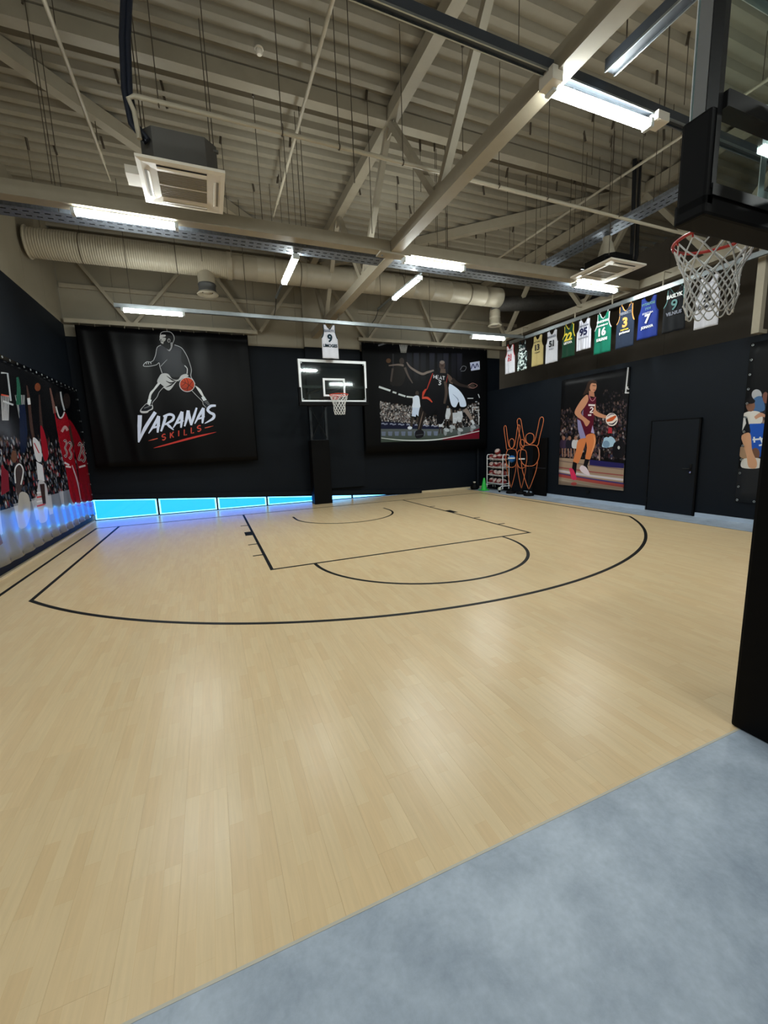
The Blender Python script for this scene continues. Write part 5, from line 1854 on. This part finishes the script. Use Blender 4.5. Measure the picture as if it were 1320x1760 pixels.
M['ball'] = ball_mat()
rk = thing('ball_rack', 'white tubular ball rack with four shelves on castors in the far right corner', 'rack', (6.2, 0.1, 0))
RXa, RXb, RYa, RYb = -0.12, 0.14, -0.44, 0.44
for sy in (RYa, RYb):
    MB().tube([(RXa, sy, 0.1), (RXa, sy, 1.22), (RXa + 0.03, sy, 1.27), (RXb - 0.03, sy, 1.27), (RXb, sy, 1.22), (RXb, sy, 0.1)], 0.017, 8).build('upright_frame', M['white_paint'], rk)
    MB().tube([(RXa - 0.13, sy, 0.07), (RXa - 0.11, sy, 0.16), (RXa - 0.05, sy, 0.2), (RXb + 0.05, sy, 0.2), (RXb + 0.1, sy, 0.16), (RXb + 0.11, sy, 0.07)], 0.017, 8).build('foot', M['white_paint'], rk)
    for xx in (RXa - 0.13, RXb + 0.11):
        MB().lathe((xx, sy, 0.04), [(0.038, -0.012), (0.04, 0), (0.038, 0.012)], 14, 'Y').build('castor', M['black'], rk)
shelf_z = (0.27, 0.56, 0.84, 1.12)
for z in shelf_z:
    s_ = MB()
    for xx in (RXa + 0.005, RXb - 0.005):
        s_.tube([(xx, RYa, z), (xx, RYb, z)], 0.014, 8)
    for sy in (RYa, RYb):
        s_.tube([(RXa, sy, z), (RXb, sy, z)], 0.012, 8)
    s_.tube([(0.01, RYa, z - 0.05), (0.01, RYb, z - 0.05)], 0.01, 6)
    s_.build('shelf', M['white_paint'], rk)
BR = 0.108
ball_me = MB().sphere((0, 0, 0), BR, 20, 14).mesh('basketball', M['ball'])
seam_m = MB().ring((0, 0, 0), BR, 0.0025, 24, 4, 'Z').ring((0, 0, 0), BR, 0.0025, 24, 4, 'X').mesh('seam', M['black'])
seat = math.sqrt((BR + 0.014) ** 2 - 0.125 ** 2) if BR + 0.014 > 0.125 else 0.02
names = ('bottom', 'third', 'second', 'top')


def ball(loc, lab, grp=None, me=None):
    t = obj('basketball', me or ball_me, None, loc, (random.uniform(0, 6), random.uniform(0, 6), random.uniform(0, 6)))
    tag(t, lab, 'ball', grp)
    if me is None:
        obj('seam', seam_m, t)
    return t


for i, z in enumerate(shelf_z):
    order = ('lowest', 'second lowest', 'second highest', 'highest')[i]
    for k in range(4):
        ball((6.2 + 0.01, 0.1 - 0.33 + 0.22 * k, z + 0.066), 'basketball %s on the %s shelf of the white rack' % (('nearest the dummies', 'second from the dummies', 'third from the dummies', 'farthest from the dummies')[k], order), 'basketballs on the white rack')
ball((6.2, 0.1 + 0.0, 1.12 + 0.066 + 0.187), 'single red and white basketball lying on top of the highest row of the rack', 'basketballs on the white rack')
bb = thing('blue_ball', 'blue rubber ball wedged on the near end of the ball rack', 'ball', (6.39, -0.42, 1.12))
MB().sphere((0, 0, 0), 0.12, 20, 14).build('shell', M['blue'], bb)
MB().lathe((0, 0, 0), [(0.012, 0.117), (0.01, 0.124)], 10).build('valve', M['black'], bb)
MB().tube([(-0.09, 0.02, -0.08), (-0.03, 0.04, -0.11), (0.04, 0.03, -0.12)], 0.008, 6).build('holder_wire', M['white_paint'], rk).location = (0.19, -0.52, 1.12)

cn = thing('training_cone', 'bright green training cone in front of the white ball rack', 'cone', (5.9, 0.47, 0))
MB().lathe((0, 0, 0), [(0.11, 0.03), (0.032, 0.44), (0.026, 0.45), (0.02, 0.44), (0.02, 0.42)], 24).build('cone', M['green'], cn)
MB().bbox((-0.14, -0.14, 0), (0.14, 0.14, 0.03), 0.012).build('base', M['green'], cn)
pb = thing('practice_ball', 'small pale ball on the floor under the ball rack', 'ball', (6.2, -0.03, 0.07))
MB().sphere((0, 0, 0), 0.07, 16, 10).build('shell', M['ball_white'], pb)
MB().ring((0, 0, 0), 0.07, 0.003, 20, 4).build('seam', M['grey_metal'], pb)
bgk = thing('kit_bag', 'small black bag with a pale tie lying at the foot of the corner pipe', 'bag', (5.8, 0.92, 0))
MB().lathe((0, 0, 0), [(0.02, 0.0), (0.13, 0.01), (0.155, 0.08), (0.12, 0.17), (0.05, 0.22), (0.03, 0.24)], 16).build('sack', M['black'], bgk)
MB().lathe((0, 0, 0), [(0.03, 0.235), (0.045, 0.26), (0.05, 0.29), (0.02, 0.28)], 12).build('tie', M['white_plastic'], bgk)
cp = thing('wall_pipe', 'dark upright pipe on the back wall beside the photograph banner', 'pipe', (6.15, 1.2, 0))
MB().lathe((0, 0, 0), [(0.055, 0.0), (0.055, 4.6)], 16).build('tube', M['black_wall'], cp)
for zz in (0.4, 1.3, 2.4, 3.6):
    MB().ring((0, 0, zz), 0.058, 0.008, 16, 6).box((-0.02, 0.05, zz - 0.015), (0.02, 0.1, zz + 0.015)).build('bracket', M['black_wall'], cp)


def rounded_loop(pts, n=6):
    return smooth(pts, n, True)


def dummy(label, loc, rot, s=1.0, arms=True, wide=1.0, bars=True):
    """defender dummy of bent orange tube: raised arms, head, oval torso, tapering leg loop, black pole and disc base"""
    t = thing('defender_dummy', label, 'training dummy', loc, rot)
    r = 0.0115

    def P(l):
        return [(x * wide * s, 0, z * s) for x, z in l]
    MB().lathe((0, 0, 0), [(0.155, 0.0), (0.165, 0.02), (0.165, 0.05), (0.145, 0.075), (0.05, 0.085), (0.04, 0.11)], 28).build('base', M['black'], t)
    MB().tube([(0, 0.01, 0.08), (0, 0.01, 1.02 * s)], 0.022, 10).build('pole', M['black_gloss'], t)
    tor = rounded_loop([(0, 1.5), (0.2, 1.46), (0.27, 1.28), (0.26, 1.08), (0.16, 0.92), (0, 0.88), (-0.16, 0.92), (-0.26, 1.08), (-0.27, 1.28), (-0.2, 1.46)])
    MB().tube(P(tor), r, 8, closed=True).build('torso_loop', M['orange'], t)
    hd_ = rounded_loop([(0, 1.84), (0.1, 1.79), (0.12, 1.68), (0.08, 1.57), (0, 1.52), (-0.08, 1.57), (-0.12, 1.68), (-0.1, 1.79)])
    MB().tube(P(hd_), r, 8, closed=True).build('head_loop', M['orange'], t)
    MB().tube(P(smooth([(-0.24, 1.0), (-0.2, 0.75), (-0.09, 0.4), (-0.03, 0.25), (0, 0.2), (0.03, 0.25), (0.09, 0.4), (0.2, 0.75), (0.24, 1.0)])), r, 8).build('leg_loop', M['orange'], t)
    if arms:
        for sg in (-1, 1):
            a = smooth([(0.07, 1.54), (0.15, 1.64), (0.22, 1.95), (0.27, 2.22), (0.33, 2.28), (0.38, 2.22), (0.36, 2.05), (0.28, 1.7), (0.25, 1.52), (0.2, 1.46)])
            MB().tube(P([(sg * x, z) for x, z in a]), r, 8).build('arm_loop', M['orange'], t)
    if bars:
        b_ = MB().box((-0.17 * wide * s, -0.012, 1.17 * s), (0.17 * wide * s, 0.0, 1.215 * s))
        b_.build('label_band', M['white_paint'], t)
        MB().beam((-0.24 * wide * s, 0.006, 1.19 * s), (0.24 * wide * s, 0.006, 1.19 * s), 0.012, 0.05).build('belt', M['black'], t)
    return t


dummy('orange outline training dummy with raised arms next to the ball rack', (6.08, -0.78, 0), math.radians(-62), 0.98, True, 0.72)
dummy('small armless orange training dummy between the two tall ones', (6.2, -1.14, 0), math.radians(-62), 0.96, False, 0.62)
dummy('largest orange training dummy with arms spread wide, nearest the padded block', (6.1, -1.6, 0), math.radians(-60), 1.06, True, 1.0, False)
pb2 = thing('padded_block', 'tall black padded block standing against the right wall behind the dummies', 'pad', (6.4, -1.74, 0))
MB().bbox((-0.04, -0.3, 0), (0.04, 0.3, 1.8), 0.02).build('cushion', M['black'], pb2)
MB().box((-0.043, -0.28, 0.85), (-0.039, 0.28, 0.88)).build('strap', M['navy_frame'], pb2)
